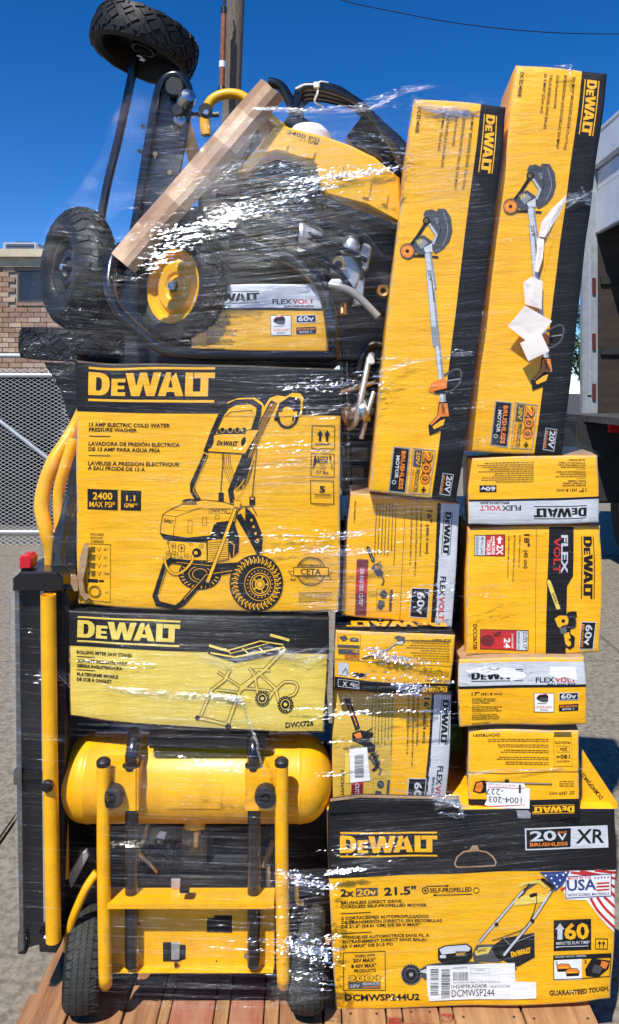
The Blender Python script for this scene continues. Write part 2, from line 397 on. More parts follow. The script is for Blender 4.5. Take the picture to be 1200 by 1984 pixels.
    def fine(s, x0, y0, dx, dy, width, n, gap, h, m, lv=None, seed=0, ragged=0.35):
        """n rows of small print too fine to read: start x0,y0, row direction (dx,dy), rows step along its normal"""
        if lv is not None: s.lv = lv
        r = random.Random(seed + 11); d = np.array([dx, dy], float); d /= np.linalg.norm(d); dn = np.array([-d[1], d[0]])
        for i in range(n):
            a = 0; o = np.array([x0, y0]) + dn * gap * i; Lr = width * (1 - r.random() * ragged)
            while a < Lr:
                wl = h * r.uniform(1.2, 4.5); p = o + d * a
                s.poly([p, p + d * wl, p + d * wl + dn * h * 0.8, p + dn * h * 0.8], m); a += wl + h * 0.7
    def done(s):
        for part, (V, T, M_, mats) in s.buckets.items():
            part = part.split('#')[0]
            bm = bmesh.new(); vs = [bm.verts.new(v) for v in V]
            for t, mi in zip(T, M_):
                if len(set(t)) < 3: continue
                try: f = bm.faces.new([vs[i] for i in t]); f.material_index = mi
                except ValueError: pass
            for cu, ax in ((s.cu, Vector((1, 0, 0))), (s.cv, Vector((0, 1, 0)))):
                for c in cu[1:-1]:
                    bmesh.ops.bisect_plane(bm, geom=bm.verts[:] + bm.edges[:] + bm.faces[:], plane_co=ax * c, plane_no=ax, dist=1e-5)
            loc = s.root.location
            for v in bm.verts: v.co = s.w(v.co.x, v.co.y, v.co.z) - loc
            me = bpy.data.meshes.new(part)
            bm.normal_update()
            for f in bm.faces:
                if f.normal.y > 0: f.normal_flip()
                f.smooth = True
            bm.to_mesh(me); bm.free()
            for m_ in mats: me.materials.append(m_)
            o = bpy.data.objects.new(part, me); link(o, s.root)
        return s.root
def curve_pts(cx, cy, r, a0, a1, n=12, ry=None):
    ry = ry or r
    return [(cx + r * math.cos(R(a0 + (a1 - a0) * i / n)), cy + ry * math.sin(R(a0 + (a1 - a0) * i / n))) for i in range(n + 1)]
# ================================================ SETTING
conc = mat('concrete', (0.27, 0.235, 0.18), 0.85, col2=(0.135, 0.115, 0.085), vscale=42, bump=0.5, bscale=160, thr=(0.36, 0.60))
dirt = mat('joint_dirt', (0.06, 0.05, 0.04), 0.95, var=0.3)
grassm = mat('grass_green', (0.05, 0.09, 0.02), 0.9, var=0.5, vscale=9)
g = MB(); g.add([(-300, -60, -0.03), (300, -60, -0.03), (300, 900, -0.03), (-300, 900, -0.03)], [(0, 1, 2, 3)]); ground = structure(g, 'ground', dirt)
rs = random.Random(4); slab_me = None
for i in range(-5, 6):
    for j in range(-2, 5):
        if slab_me is None:
            m = MB(); m.bbox(-1.494, 1.494, -1.494, 1.494, -0.03, 0, 0.008); so_ = m.build('concrete_slab', conc, ground); slab_me = so_.data
        else: so_ = bpy.data.objects.new('concrete_slab', slab_me); link(so_, ground)
        so_.location = (i * 3 + 0.4, j * 3 + 1.25, rs.uniform(-0.002, 0.004)); so_['kind'] = 'structure'
        so_.location.z += 0.03
gz = MB(); gz.add([(-40, 8.8, -0.012), (-2.2, 8.8, -0.012), (-2.2, 60, -0.012), (-40, 60, -0.012)], [(0, 1, 2, 3)]); gz.build('verge', grassm, ground)['kind'] = 'structure'
asph = mat('asphalt', (0.05, 0.05, 0.052), 0.9, var=0.3, vscale=30, bump=0.4)
gz = MB(); gz.add([(-2.2, 15.8, -0.008), (60, 15.8, -0.008), (60, 60, -0.008), (-2.2, 60, -0.008)], [(0, 1, 2, 3)]); gz.build('road', asph, ground)['kind'] = 'structure'

# brick building
BY = 12.1
b_cols = [mat('brick_a', (0.30, 0.185, 0.125), 0.85, var=0.3, vscale=14, bump=0.3), mat('brick_b', (0.37, 0.25, 0.17), 0.85, var=0.3, vscale=14, bump=0.3), mat('brick_c', (0.30, 0.18, 0.13), 0.85, var=0.3, vscale=14, bump=0.3), mat('brick_d', (0.45, 0.34, 0.245), 0.85, var=0.3, vscale=14, bump=0.3)]
mortar = mat('mortar', (0.34, 0.29, 0.23), 0.9, var=0.15, vscale=20)
bld = thing('brick_building', (-7, BY, 0), 'low brown brick building with a dark window behind the chain-link gate', 'building')
m = MB(); m.box(-12, -3.2, BY + 0.02, BY + 6, 0, 4.02); m.build('wall', mortar, bld)
win = (P(34, 586, BY), P(112, 524, BY))
wx0, wz0, wx1, wz1 = win[0].x, win[0].z, win[1].x, win[1].z
bw, bh, cz = 0.225, 0.078, 0.09
rb_ = random.Random(11); bm_ = []
for c_ in b_cols:
    m = MB(); m.box(-bw / 2 + 0.006, bw / 2 - 0.006, -0.012, 0.03, 0, bh); me_o = m.build('tmp', c_, None); bm_.append(me_o.data); bpy.data.objects.remove(me_o)
rest = [MB() for _ in b_cols]; nb = 0
for j in range(int(4.0 / cz)):
    z = j * cz
    for i in range(int(8.8 / bw)):
        x = -12 + bw / 2 + i * bw + (bw / 2 if j % 2 else 0)
        if x + bw / 2 > wx0 - 0.03 and x - bw / 2 < wx1 + 0.03 and z + bh > wz0 - 0.03 and z < wz1 + 0.08: continue
        k = rb_.choices(range(4), (4, 4, 2, 2))[0]; y = BY + rb_.uniform(-0.004, 0.004)
        if -5.85 < x < -4.25 and z > 1.75 and nb < 290:
            o = bpy.data.objects.new('brick', bm_[k]); link(o, bld); o.location = (x + 7, y - BY, z); nb += 1
        else: rest[k].box(x - bw / 2 + .006, x + bw / 2 - .006, y - 0.012, y + 0.03, z, z + bh)
allr = MB()
for k, r_ in enumerate(rest):
    allr.add(r_.v, r_.f, k)
allr.build('brickwork', b_cols, bld, kind='stuff')
dark = mat('dark_glass', (0.02, 0.022, 0.025), 0.15, spec=0.6)
wfm = mat('window_frame_paint', (0.05, 0.05, 0.05), 0.5)
m = MB(); m.box(wx0, wx1, BY + 0.0, BY + 0.02, wz0, wz0 + 0.04); m.box(wx0, wx1, BY, BY + 0.02, wz1 - 0.04, wz1); m.box(wx0, wx0 + 0.04, BY, BY + 0.02, wz0 + .04, wz1 - .04); m.box(wx1 - 0.04, wx1, BY, BY + 0.02, wz0 + .04, wz1 - .04)
wf = m.build('window', wfm, bld); m = MB(); m.box(wx0 + .04, wx1 - .04, BY + 0.01, BY + 0.016, wz0 + .04, wz1 - .04); m.build('pane', dark, wf)
m = MB()
for i in range(6): m.box(wx0 - 0.02 + i * 0.135, wx0 + 0.11 + i * 0.135, BY - 0.03, BY + 0.02, wz0 - 0.06, wz0 - 0.003)
m.build('window_sill', b_cols[2], bld)
cream = mat('coping_paint', (0.55, 0.47, 0.33), 0.7, var=0.2, vscale=5)
m = MB(); m.box(-12.1, -3.1, BY - 0.16, BY + 6.1, 4.02, 4.16); m.build('coping', cream, bld)
m = MB(); m.box(-12.05, -3.15, BY - 0.06, BY - 0.013, 3.86, 4.018); m.build('fascia_board', cream, bld)
for k, (x0, x1, lab) in enumerate(((-5.75, -5.1, 'grey rooftop air unit at the roof edge nearer the frame side'), (-5.0, -4.35, 'grey rooftop air unit partly behind the wrapped wheel'))):
    t = thing('air_conditioner', ((x0 + x1) / 2, BY + 1, 4.16), lab, 'air conditioner', 'air units on the brick building roof')
    m = MB(); m.bbox(x0, x1, BY + .7, BY + 1.4, 4.2, 4.44, 0.02); m.build('casing', galv, t); m = MB()
    for q in range(5): m.box(x0 + .06, x1 - .06, BY + .688, BY + .699, 4.235 + q * .036, 4.253 + q * .036)
    m.build('louvre', dark, t, kind='stuff'); m = MB(); m.box(x0 + .02, x1 - .02, BY + .75, BY + 1.35, 4.16, 4.199); m.build('base', wfm, t)
    m = MB(); m.disc(((x0 + x1) / 2, BY + 1.05, 4.441), (0, 0, 1), 0.25, 0.03); m.build('fan_guard', wfm, t)

# chain-link gate and rail
GY = 6.3
gate = thing('chain_link_gate', (P(0, 1031, GY).x, GY, 0), 'chain-link gate with a diagonal galvanised brace in front of the black screen', 'gate')
m = MB(); m.ptube([(-330, 727), (250, 727)], 4.5, GY, smooth=False); m.ptube([(-330, 1031), (250, 1031)], 4.5, GY, smooth=False); m.ptube([(-325, 727), (-325, 1031)], 4.5, GY, smooth=False); m.ptube([(245, 727), (245, 1031)], 4.5, GY, smooth=False)
m.build('gate_frame', galv, gate, smooth=True)
m = MB(); m.ptube([(-10, 808), (250, 1010)], 4.2, GY, smooth=False); m.build('brace', galv, gate, smooth=True)
m = MB(); dd = 7.4
k_ = (CD + GY) / F
for i in range(-24, 19):
    x = i * dd * 2 * 0.92
    for s_ in (0, 1):
        pts = []
        for j in range(0, 47):
            y = 715 + j * dd; off = (dd * .92 if (j % 2) ^ s_ else -dd * .92); pts.append(P(x + off * 0.98, y, GY + (0.006 if (j + s_) % 2 else -0.006)))
        m.tube(pts, 0.0038, seg=4, smooth=False, cap=False)
m.build('wire_mesh', mat('zinc_wire', (0.62, 0.64, 0.66), 0.5), gate, kind='stuff')
fence = thing('fence_rail', (P(60, 689, GY + .5).x, GY + .5, 0), 'galvanised fence rail on posts above the gate, before the brick wall', 'fence')
m = MB(); m.ptube([(-360, 689), (260, 689)], 4.6, GY + .5, smooth=False); m.build('rail', galv, fence, smooth=True)
for px in (-350, 250):
    m = MB(); a = P(px, 680, GY + .5); m.tube([(a.x, a.y, 0), (a.x, a.y, a.z)], 0.03, smooth=False); m.build('post', galv, fence, smooth=True)
tarp = mat('black_screen_cloth', (0.006, 0.006, 0.007), 0.9, var=0.5, vscale=3, bump=0.8, bscale=14, spec=0.1)
m = MB(); a, c = P(-420, 1015, GY + 1.2), P(260, 722, GY + 1.2)
n1, n2 = 60, 14
for j in range(n2 + 1):
    for i in range(n1 + 1):
        x = a.x + (c.x - a.x) * i / n1; z = 0.02 + (c.z - 0.02) * j / n2; y = GY + 1.2 + 0.10 * noise.noise(Vector((x * 2.2, z * 1.2, 1))) + 0.04 * noise.noise(Vector((x * 9, z * 2, 5)))
        m.v.append((x, y, z + (0.05 * noise.noise(Vector((x * 1.5, 0, 9))) if j == n2 else 0)))
for j in range(n2):
    for i in range(n1): q = j * (n1 + 1) + i; m.f.append((q, q + 1, q + n1 + 2, q + n1 + 1)); m.m.append(0)
solo(m, 'privacy_screen', tarp, 'sagging black cloth screen hung behind the chain-link gate', 'screen', smooth=True)
# pole
wood_p = mat('weathered_pole_wood', (0.20, 0.155, 0.115), 0.9, col2=(0.09, 0.07, 0.055), vscale=9, bump=0.8, bscale=16, stretch=(9, 9, 0.6))
PY_ = 7.1
pole = thing('utility_pole', (P(452, 1100, PY_).x, PY_, 0), 'weathered wooden utility pole rising behind the stack', 'pole')
a, c = P(449, 190, PY_), P(460, -60, PY_); a0 = Vector((a.x - 0.15, PY_, 0))
m = MB(); m.tube([a0, a, c, c + (c - a) * 0.9], [0.115, 0.105, 0.1, 0.095], seg=20, smooth=False); m.build('pole', wood_p, pole, smooth=True)
rust = mat('rust_red_rod', (0.28, 0.09, 0.035), 0.6, var=0.4, vscale=20)
ins = thing('strain_rod', (P(432, 184, 6.8).x, 6.8, P(432, 184, 6.8).z), 'rust-red insulator rod with a white band hanging beside the pole', 'insulator')
m = MB(); m.ptube([(434, 24), (430, 168)], 5.4, 6.8, smooth=False); m.build('rod', rust, ins, smooth=True)
m = MB(); m.ptube([(431.1, 119), (430.8, 131)], 6.2, 6.8, smooth=False); m.build('band', white_s, ins, smooth=True)
m = MB(); m.ptube([(430, 166), (430, 172), (431, 188), (431, 190)], [5, 8, 9, 3], 6.8, smooth=False, seg=12); m.build('end_cap', black_m, ins, smooth=True)
m = MB(); m.ptube([(434, 26), (434, 14)], 6, 6.8, smooth=False); m.ptube([(435, 16), (437, -8), (434, -30)], 1.6, 6.8); m.ptube([(433, 14), (435, -8)], 1.6, 6.8); m.build('shackle', black_m, ins, smooth=True)
m = MB(); m.ptube([(600, -25), (665, 1), (760, 22), (880, 44), (1000, 58), (1120, 65), (1300, 66)], 1.0, 14, seg=5); solo(m, 'power_line', black_p, 'thin power line sagging across the blue sky', 'cable')

# truck
trw = mat('truck_white', (0.62, 0.64, 0.66), 0.35, var=0.12, vscale=3, coat=0.3)
trd = mat('truck_underbody', (0.02, 0.02, 0.02), 0.8, var=0.3)
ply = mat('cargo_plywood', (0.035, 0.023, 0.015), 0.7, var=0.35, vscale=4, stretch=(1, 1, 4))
tr = thing('box_truck', (3.9, 4, 0), 'white box truck with its side door open, at the frame edge', 'truck')
FZ, HZ, TZ = 1.42, 3.2, 4.15; X0 = 2.84
m = MB(); m.bbox(X0, X0 + 0.06, 1.5, 5.9, HZ, HZ + 0.42, 0.01); m.build('door_header', trw, tr)
m = MB(); m.bbox(X0 + .02, X0 + 0.08, 1.5, 5.9, HZ + 0.43, HZ + 0.63, 0.01); m.build('upper_panel', trw, tr)
m = MB(); m.bbox(X0 - .03, X0 + 0.08, 1.5, 5.9, HZ + 0.64, TZ, 0.02); m.build('roof_rail', trw, tr)
m = MB(); m.bbox(X0 - .03, X0 + 2.4, 1.5, 5.9, TZ + .002, TZ + .05, 0.01); m.build('roof', trw, tr)
m = MB(); m.bbox(X0 - 0.12, X0 + 0.03, 5.9, 6.0, 0.95, TZ, 0.012); m.build('door_post', mat('post_grey', (0.30, 0.32, 0.34), 0.4, var=0.2, vscale=6), tr)
m = MB(); m.box(X0 - .08, X0 - .04, 5.885, 5.899, 1.6, 3.1); po = m.build('track', galv, tr)
for z in (1.55, 2.05, 2.6):
    m = MB(); m.box(X0 - .03, X0 + .0, 5.88, 5.899, z, z + .16); m.build('reflector', mat('dull_red_lens', (0.10, 0.012, 0.012), 0.4), tr)
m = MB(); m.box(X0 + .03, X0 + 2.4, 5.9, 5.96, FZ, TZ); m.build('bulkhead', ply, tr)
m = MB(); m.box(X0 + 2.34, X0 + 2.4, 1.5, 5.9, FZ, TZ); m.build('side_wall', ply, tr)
for z in (2.0, 2.7):
    m = MB(); m.box(X0 + .05, X0 + 2.3, 5.87, 5.899, z, z + .08); m.build('cargo_rail', trd, tr)
m = MB(); m.box(X0 - .35, X0 + 2.4, 1.5, 5.99, FZ - 0.06, FZ - .002); m.build('cargo_floor', mat('worn_floor_steel', (0.12, 0.115, 0.11), 0.5, 0.5, var=0.4, vscale=12), tr)
m = MB(); m.bbox(X0 - .42, X0 + 2.3, 5.2, 6.0, 0.62, FZ - 0.062, 0.02); m.bbox(X0 + .2, X0 + 2.2, 1.6, 5.19, 0.18, FZ - 0.062, 0.02); m.bbox(X0 - .75, X0 - .43, 5.6, 6.0, 0.9, 2.25, 0.02); m.build('chassis', trd, tr)
m = MB(); m.pbbox(1182, 808, 1206, 838, 4.9, 4.95, 0.004); m.build('tail_light', red_p, tr)
for y in (2.6, 5.0):
    m = MB(); m.lathe((X0 + .35, y + .6, 0.48), (-1, 0, 0), [(0.2, 0.1), (0.28, 0.12), (0.45, 0.14), (0.48, 0.08), (0.48, -0.08), (0.2, -0.1)]); wl = m.build('wheel', rubber, tr, smooth=True); m = MB(); m.disc((X0 + .25, y + .6, 0.48), (-1, 0, 0), 0.26, 0.03); m.build('rim', galv, wl)
logo_p = MB(); logo_p.pbbox(1161, 400, 1172, 414, 5.0, 5.004, 0.001)
# tree beyond the truck
leafm = mat('leaf_green', (0.06, 0.12, 0.025), 0.7, var=0.5, vscale=5); barkm = mat('bark', (0.10, 0.07, 0.05), 0.9, var=0.3)
TY = 24
t0 = P(1126, 900, TY); tree = thing('tree', (t0.x, TY, 0), 'small leafy green tree seen in the gap beside the truck', 'tree')
m = MB(); m.tube([(t0.x, TY, 0), (t0.x + .1, TY, 1.4), (t0.x, TY, 2.6), (t0.x + .2, TY, 3.6)], [0.14, 0.11, 0.08, 0.03]); 
for q in range(5): m.tube([(t0.x, TY, 1.8 + q * .3), (t0.x + math.cos(q * 2) * .8, TY + math.sin(q * 2) * .8, 2.7 + q * .3)], [0.05, 0.015], smooth=False)
m.build('trunk', barkm, tree)
m = MB(); rl = random.Random(8)
clumps = [(t0.x + rl.uniform(-1, 1), TY + rl.uniform(-1, 1), rl.uniform(2.4, 4.3), rl.uniform(.3, .55)) for _ in range(26)]
for _ in range(5200):
    c = rl.choice(clumps); d = Vector((rl.gauss(0, 1), rl.gauss(0, 1), rl.gauss(0, 1))).normalized() * c[3] * rl.uniform(.5, 1); o = Vector(c[:3]) + d
    a, b_ = Vector((rl.gauss(0, 1), rl.gauss(0, 1), rl.gauss(0, 1))).normalized() * .06, Vector((rl.gauss(0, 1), rl.gauss(0, 1), rl.gauss(0, 1))).normalized() * .04
    m.add([o - a, o + b_, o + a, o - b_], [(0, 1, 2, 3)])
m.build('crown', leafm, tree, kind='stuff')

# pallet
pw = mat('pallet_wood', (0.42, 0.215, 0.095), 0.75, col2=(0.22, 0.095, 0.04), vscale=7, bump=0.35, bscale=30, stretch=(7, 0.7, 7), thr=(0.35, 0.65))
pw2 = mat('pallet_wood_pale', (0.48, 0.27, 0.12), 0.75, col2=(0.28, 0.14, 0.06), vscale=7, bump=0.35, bscale=30, stretch=(7, 0.7, 7))
pw3 = mat('pallet_wood_red_stained', (0.40, 0.20, 0.11), 0.75, col2=(0.33, 0.085, 0.05), vscale=5, bump=0.35, bscale=30, stretch=(4, 0.8, 4))
pal = thing('wooden_pallet', (0.02, 0.5, 0), 'wooden pallet with red-painted board ends under the whole load', 'pallet')
rp = random.Random(6)
xs = [(-0.682, -0.585, pw, -.17), (-0.578, -0.45, pw, -.16), (-0.444, -0.365, pw, -.17), (-0.362, -0.338, pw2, -.10), (-0.335, -0.232, pw3, -.16), (-0.228, -0.196, pw2, -.12), (-0.192, -0.112, pw3, -.15), (-0.108, -0.075, pw2, -.10), (-0.071, 0.03, pw, -.15), (0.036, 0.075, pw2, -.05), (0.079, 0.182, pw2, -.045), (0.187, 0.222, pw2, -.02), (0.226, 0.31, pw, -.04), (0.316, 0.345, pw2, -.01), (0.349, 0.51, pw2, -.055), (0.517, 0.685, pw2, -.06)]
for x0, x1, mt_, yf in xs:
    m = MB(); dz = rp.uniform(-.002, .0); m.bbox(x0, x1, yf, 1.15, DECK - 0.02, DECK + dz, 0.0015); bo = m.build('deck_board', mt_, pal)
    if x0 > 0.02: m = MB(); m.box(x0 + .003, x1 - .003, yf - 0.0012, yf + 0.002, DECK - 0.019, DECK - 0.002); m.build('red_end', redp, bo)
for yy in (-0.02, 0.35, 0.72, 1.06): m = MB(); m.bbox(-0.68, 0.685, yy, yy + .09, 0.10, DECK - 0.0205, 0.002); m.build('cross_board', pw, pal)
for xx in (-0.66, 0.0, 0.62):
    for yy in (-0.01, 0.5, 1.02): m = MB(); m.bbox(xx - .05, xx + .05, yy, yy + .1, 0.0, 0.0995, 0.002); m.build('block', pw, pal)
nl = MB()
for x0, x1, mt_, yf in xs:
    if x1 - x0 > .07:
        for xx in (x0 + .02, x1 - .02):
            nl.disc((xx, yf + 0.035, DECK - .001), (0, 0, 1), 0.0035, 0.0012, 8)
nl.build('nail_heads', mat('rusty_nail', (0.06, 0.035, 0.025), 0.7), pal, kind='stuff')
# ================================================ CARTONS
Z7 = (0, 650, 2.857); Z8 = (280, 740, 2.857); A1 = (640, 930, 4.2857); A2 = (880, 870, 3.75); A3 = (620, 1200, 4.2857)
A4 = (870, 1260, 3.636); A5 = (100, 1170, 2.1429); A8 = (620, 1560, 2.069); B4 = (400, 380, 3.0); B5 = (700, 100, 2.4); B6 = (680, 520, 2.3077)
blackside = K
# ---- big pressure washer carton
b = Carton('washer_carton', [(147, 697), (662, 716), (658, 1190), (147, 1175)], 0.0, 0.52, 'largest yellow carton with a line drawing of a pressure washer, under the black wheels', cat='box', top=K, side=Yl, amp=0.005, seed=2, edge=[worn])
b.part = 'header_band'; b.lv = 0
b.poly([(147, 697), (662, 716), (662, 806), (147, 796)], K)
b.xf = (0, 0, 1); b.logo(171, 764, 415, 768, 46, Yl, lv=1)
b.xf = Z7; b.part = 'printed_lettering'
b.text('13 AMP ELECTRIC COLD WATER', 490, 500, 940, 506, 20, K, 0.03, lv=0); b.text('PRESSURE WASHER', 490, 528, 758, 532, 20, K, 0.03)
b.line([(492, 553), (610, 556)], 4, K); b.text('LAVADORA DE PRESIÓN ELÉCTRICA', 490, 604, 994, 614, 20, K, 0.03); b.text('DE 13 AMP PARA AGUA FRÍA', 490, 634, 886, 644, 20, K, 0.03)
b.line([(492, 659), (610, 662)], 4, K); b.text('LAVEUSE À PRESSION ÉLECTRIQUE', 488, 712, 990, 722, 20, K, 0.03); b.text('À EAU FROIDE DE 13 A', 486, 738, 802, 748, 20, K, 0.03)
b.part = 'rating_badge'; b.poly([(483, 844), (652, 850), (652, 964), (481, 958)], K, 0); b.part = 'rating_badge#2'; b.poly([(670, 852), (783, 855), (783, 966), (669, 963)], K)
b.part = 'rating_badge'; b.text('2400', 511, 902, 622, 905, 38, Yl, 0.035, lv=1); b.text("MAX PSI*", 492, 945, 638, 948, 30, Yl, 0.02); b.part = 'rating_badge#2'; b.text('1.1', 700, 910, 750, 911, 30, Yl, 0.03); b.text('GPM**', 688, 947, 765, 949, 22, Yl, 0.03)
b.part = 'printed_lettering'; b.text('DWPW2400', 482, 1508, 636, 1514, 18, K, 0.02, lv=0); b.text('INCLUDES', 500, 1104, 574, 1106, 13, Br, 0.02); b.text('INCLUYE', 500, 1124, 566, 1126, 13, Br, 0.02); b.text('COMPREND', 500, 1144, 574, 1146, 13, Br, 0.02)
b.part = 'nozzle_chart'; b.frame(470, 1150, 612, 1474, 3, Br, 0, sk=0.03)
for i, (yy, s_) in enumerate(((1182, '40°'), (1227, '25°'), (1273, '15°'), (1318, 'TURBO'))):
    b.text(s_, 572, yy + 6, 596 if i < 3 else 606, yy + 6, 11, Br, 0.02); b.line([(534, yy - 14), (546, yy + 12), (558, yy - 14)], 3, Br)
    b.poly([(500, yy - 16), (526, yy - 16), (524, yy + 16), (502, yy + 16)], Br); b.line([(490, yy - 14), (486, yy + 16)], 4, Br)
b.rect(482, 1350, 540, 1370, K); b.rect(545, 1354, 575, 1366, K); b.ring(520, 1424, 36, 5, Br, ry=34); b.ring(520, 1424, 27, 4, Br, ry=26); b.text('25 FT', 582, 1428, 606, 1428, 10, Br, 0.02)
b.xf = Z8; b.part = 'washer_picture'
b.poly([(385, 240), (425, 165), (462, 112), (520, 92), (612, 90), (650, 118), (662, 140), (690, 92), (730, 76), (780, 82), (815, 62), (860, 65), (880, 92), (866, 192), (600, 192), (400, 192)], Yl, 1)
b.lv = 2
for yy, x0 in ((436, 0), (442, 10), (450, 22), (460, 34), (470, 44)):
    b.line([(430 + x0, 390), (438 + x0, 470), (468 + x0, 545), (520, 600 - x0), (575, 560 - x0), (610, 430)], 3.2, Br, spline=True)
b.line([(440, 390), (424, 620)], 7, Br); b.rect(412, 612, 442, 660, K); b.line([(630, 300), (600, 640)], 7, Br); b.rect(584, 636, 616, 684, K); b.rect(592, 642, 608, 652, Yl, 3)
b.line([(302, 655), (268, 604), (266, 566), (342, 400)], 30, K, 2); b.line([(340, 390), (388, 262), (420, 190), (458, 138), (508, 116), (592, 112), (634, 140), (630, 185), (560, 400), (480, 602), (492, 670)], 30, K, 2)
b.line([(450, 190), (480, 168), (590, 160), (600, 175)], 5, K); b.line([(300, 640), (270, 598), (350, 400)], 3, Yl, 3)
b.line([(716, 112), (652, 240), (585, 400), (530, 590)], 42, K, 2)
for d_ in (-14, -5, 5, 13): b.line([(716 + d_, 118), (650 + d_, 250), (590 + d_, 420)], 2.2, Yl, 3)
b.ring(788, 190, 50, 20, K, ry=62, lv=2); b.poly([(745, 120), (800, 82), (862, 92), (862, 170), (840, 235), (815, 215), (830, 130), (770, 140), (740, 220), (715, 215)], K); b.poly([(740, 170), (845, 165), (842, 190), (742, 192)], Yl, 3); b.ring(790, 200, 40, 4, Yl, ry=46, lv=3)
b.poly([(384, 290), (600, 262), (640, 262), (562, 402), (345, 388)], K, 3); b.poly([(389, 295), (600, 268), (632, 268), (558, 396), (353, 383)], Yl, 4)
b.logo(400, 352, 514, 357, 28, K, lines=False, lv=5, shear=0.2); b.ell(372, 340, 10, K, ry=32, lv=5, rot=0.35); b.ell(548, 330, 12, K, ry=26, lv=5, rot=0.3)
b.rect(405, 262, 560, 290, K, 4)
for x in (432, 474, 514, 550): b.ell(x, 268, 17, K, ry=16, lv=5); b.ring(x, 266, 14, 2, Yl, lv=6)
b.poly([(562, 690), (612, 738), (658, 850), (652, 930), (622, 935), (560, 770)], K, 2)
for i in range(4): b.ell(596 + i * 11, 765 + i * 36, 7, Yl, lv=3)
b.line([(522, 735), (600, 870), (640, 950)], 34, K, 2)
b.line([(516, 720), (545, 690), (600, 690), (626, 740)], 5, K)
# engine shroud
b.poly([(88, 836), (92, 790), (103, 728), (150, 698), (212, 672), (330, 648), (430, 660), (502, 680), (520, 720), (500, 800), (482, 852), (240, 870)], K, 3)
b.poly([(93, 832), (97, 790), (108, 731), (152, 703), (214, 678), (330, 653), (428, 665), (497, 684), (514, 722), (494, 800), (478, 846), (240, 864)], Yl, 4)
b.line([(108, 731), (178, 742), (170, 790), (163, 846)], 3, K, 5); b.line([(178, 742), (300, 700), (505, 705)], 3, K); b.line([(150, 703), (240, 712), (330, 690)], 2.4, K)
b.text('DeWALT', 108, 770, 160, 783, 20, K, 0.05, shear=0.1); b.text('2400 PSI', 368, 718, 460, 722, 15, K, 0.02); b.frame(360, 698, 475, 728, 2, K)
for x in (245, 325, 395, 458): b.frame(x, 762 - (x - 245) * 0.17, x + 22, 832 - (x - 245) * 0.5, 2.5, K)
b.ell(252, 658, 42, K, ry=14, lv=5); b.rect(212, 658, 292, 678, K, 5)
for x in range(218, 292, 9): b.line([(x, 660), (x, 676)], 2, Yl, 6)
b.poly([(90, 834), (240, 856), (482, 838), (482, 862), (330, 880), (240, 884), (108, 862)], K, 6)
b.poly([(388, 785), (498, 768), (527, 860), (522, 940), (482, 975), (460, 900), (356, 880)], K, 5); b.line([(470, 880), (500, 900), (495, 960)], 4, Yl, 6); b.poly([(400, 775), (480, 765), (480, 775), (400, 788)], K, 7)
b.poly([(350, 872), (470, 862), (470, 982), (350, 1000)], K, 6); b.poly([(354, 876), (465, 866), (465, 978), (354, 995)], Yl, 7)
for i in range(9): b.line([(356, 888 + i * 12), (464, 878 + i * 12)], 3, K, 8)
b.poly([(130, 870), (350, 885), (352, 990), (240, 985), (150, 975)], K, 4); b.poly([(134, 875), (345, 889), (347, 984), (240, 980), (154, 970)], Yl, 5)
for x, y, r_ in ((136, 885, 8), (135, 945, 12), (165, 900, 14), (170, 950, 16), (210, 915, 20), (240, 960, 12), (262, 890, 10), (205, 970, 9), (320, 905, 12)): b.ring(x, y, r_, 2.6, K, lv=6); b.ell(x, y, r_ * 0.35, K, lv=6)
for i in range(5): b.line([(160 + i * 16, 895), (156 + i * 17, 970)], 2.4, K, 6)
b.ell(293, 942, 26, K, lv=7); b.ell(288, 942, 10, Yl, lv=8)
b.line([(118, 965), (122, 1005), (150, 1048), (190, 1058), (235, 1030), (268, 985), (270, 955)], 17, K, 6, spline=True); b.line([(118, 965), (122, 1005), (150, 1048), (190, 1058), (235, 1030), (268, 985), (270, 955)], 11, Yl, 7, spline=True)
# far wheel, frame, near wheel
b.ell(310, 1060, 118, K, ry=88, lv=1)
for i in range(26):
    a = math.pi * 2 * i / 26; b.line([(310 + 88 * math.cos(a), 1060 + 64 * math.sin(a)), (310 + 108 * math.cos(a + .05), 1060 + 80 * math.sin(a + .05))], 5, Yl, 2)
b.ring(310, 1060, 60, 3, Yl, ry=44, lv=2); b.ring(310, 1060, 40, 3, Yl, ry=30, lv=2)
b.line([(520, 1012), (400, 1018), (240, 996), (150, 984), (120, 1010), (66, 1180), (82, 1222), (180, 1248), (215, 1222), (345, 1070), (420, 1052), (540, 1030)], 32, K, 3)
b.line([(130, 1010), (82, 1178), (92, 1205)], 3, Yl, 4); b.line([(225, 1200), (345, 1062), (500, 1040)], 3, Yl, 4); b.line([(180, 994), (380, 1014)], 2.5, Yl, 4)
b.ell(620, 1112, 147, K, ry=158, n=36, lv=5)
for i in range(34):
    a = math.pi * 2 * i / 34; c_, s_ = math.cos(a), math.sin(a)
    b.line([(620 + 100 * c_, 1112 + 110 * s_), (620 + 120 * math.cos(a + .04), 1112 + 130 * math.sin(a + .04)), (620 + 137 * math.cos(a - .02), 1112 + 148 * math.sin(a - .02))], 6, Yl, 6)
    b.line([(620 + 105 * math.cos(a + .09), 1112 + 116 * math.sin(a + .09)), (620 + 126 * math.cos(a + .11), 1112 + 136 * math.sin(a + .11))], 3, Yl, 6)
b.ring(640, 1116, 84, 3, Yl, ry=92, lv=6)
for i in range(22): a = math.pi * 2 * i / 22; b.ell(640 + 68 * math.cos(a), 1116 + 74 * math.sin(a), 3.4, Yl, lv=6, n=8)
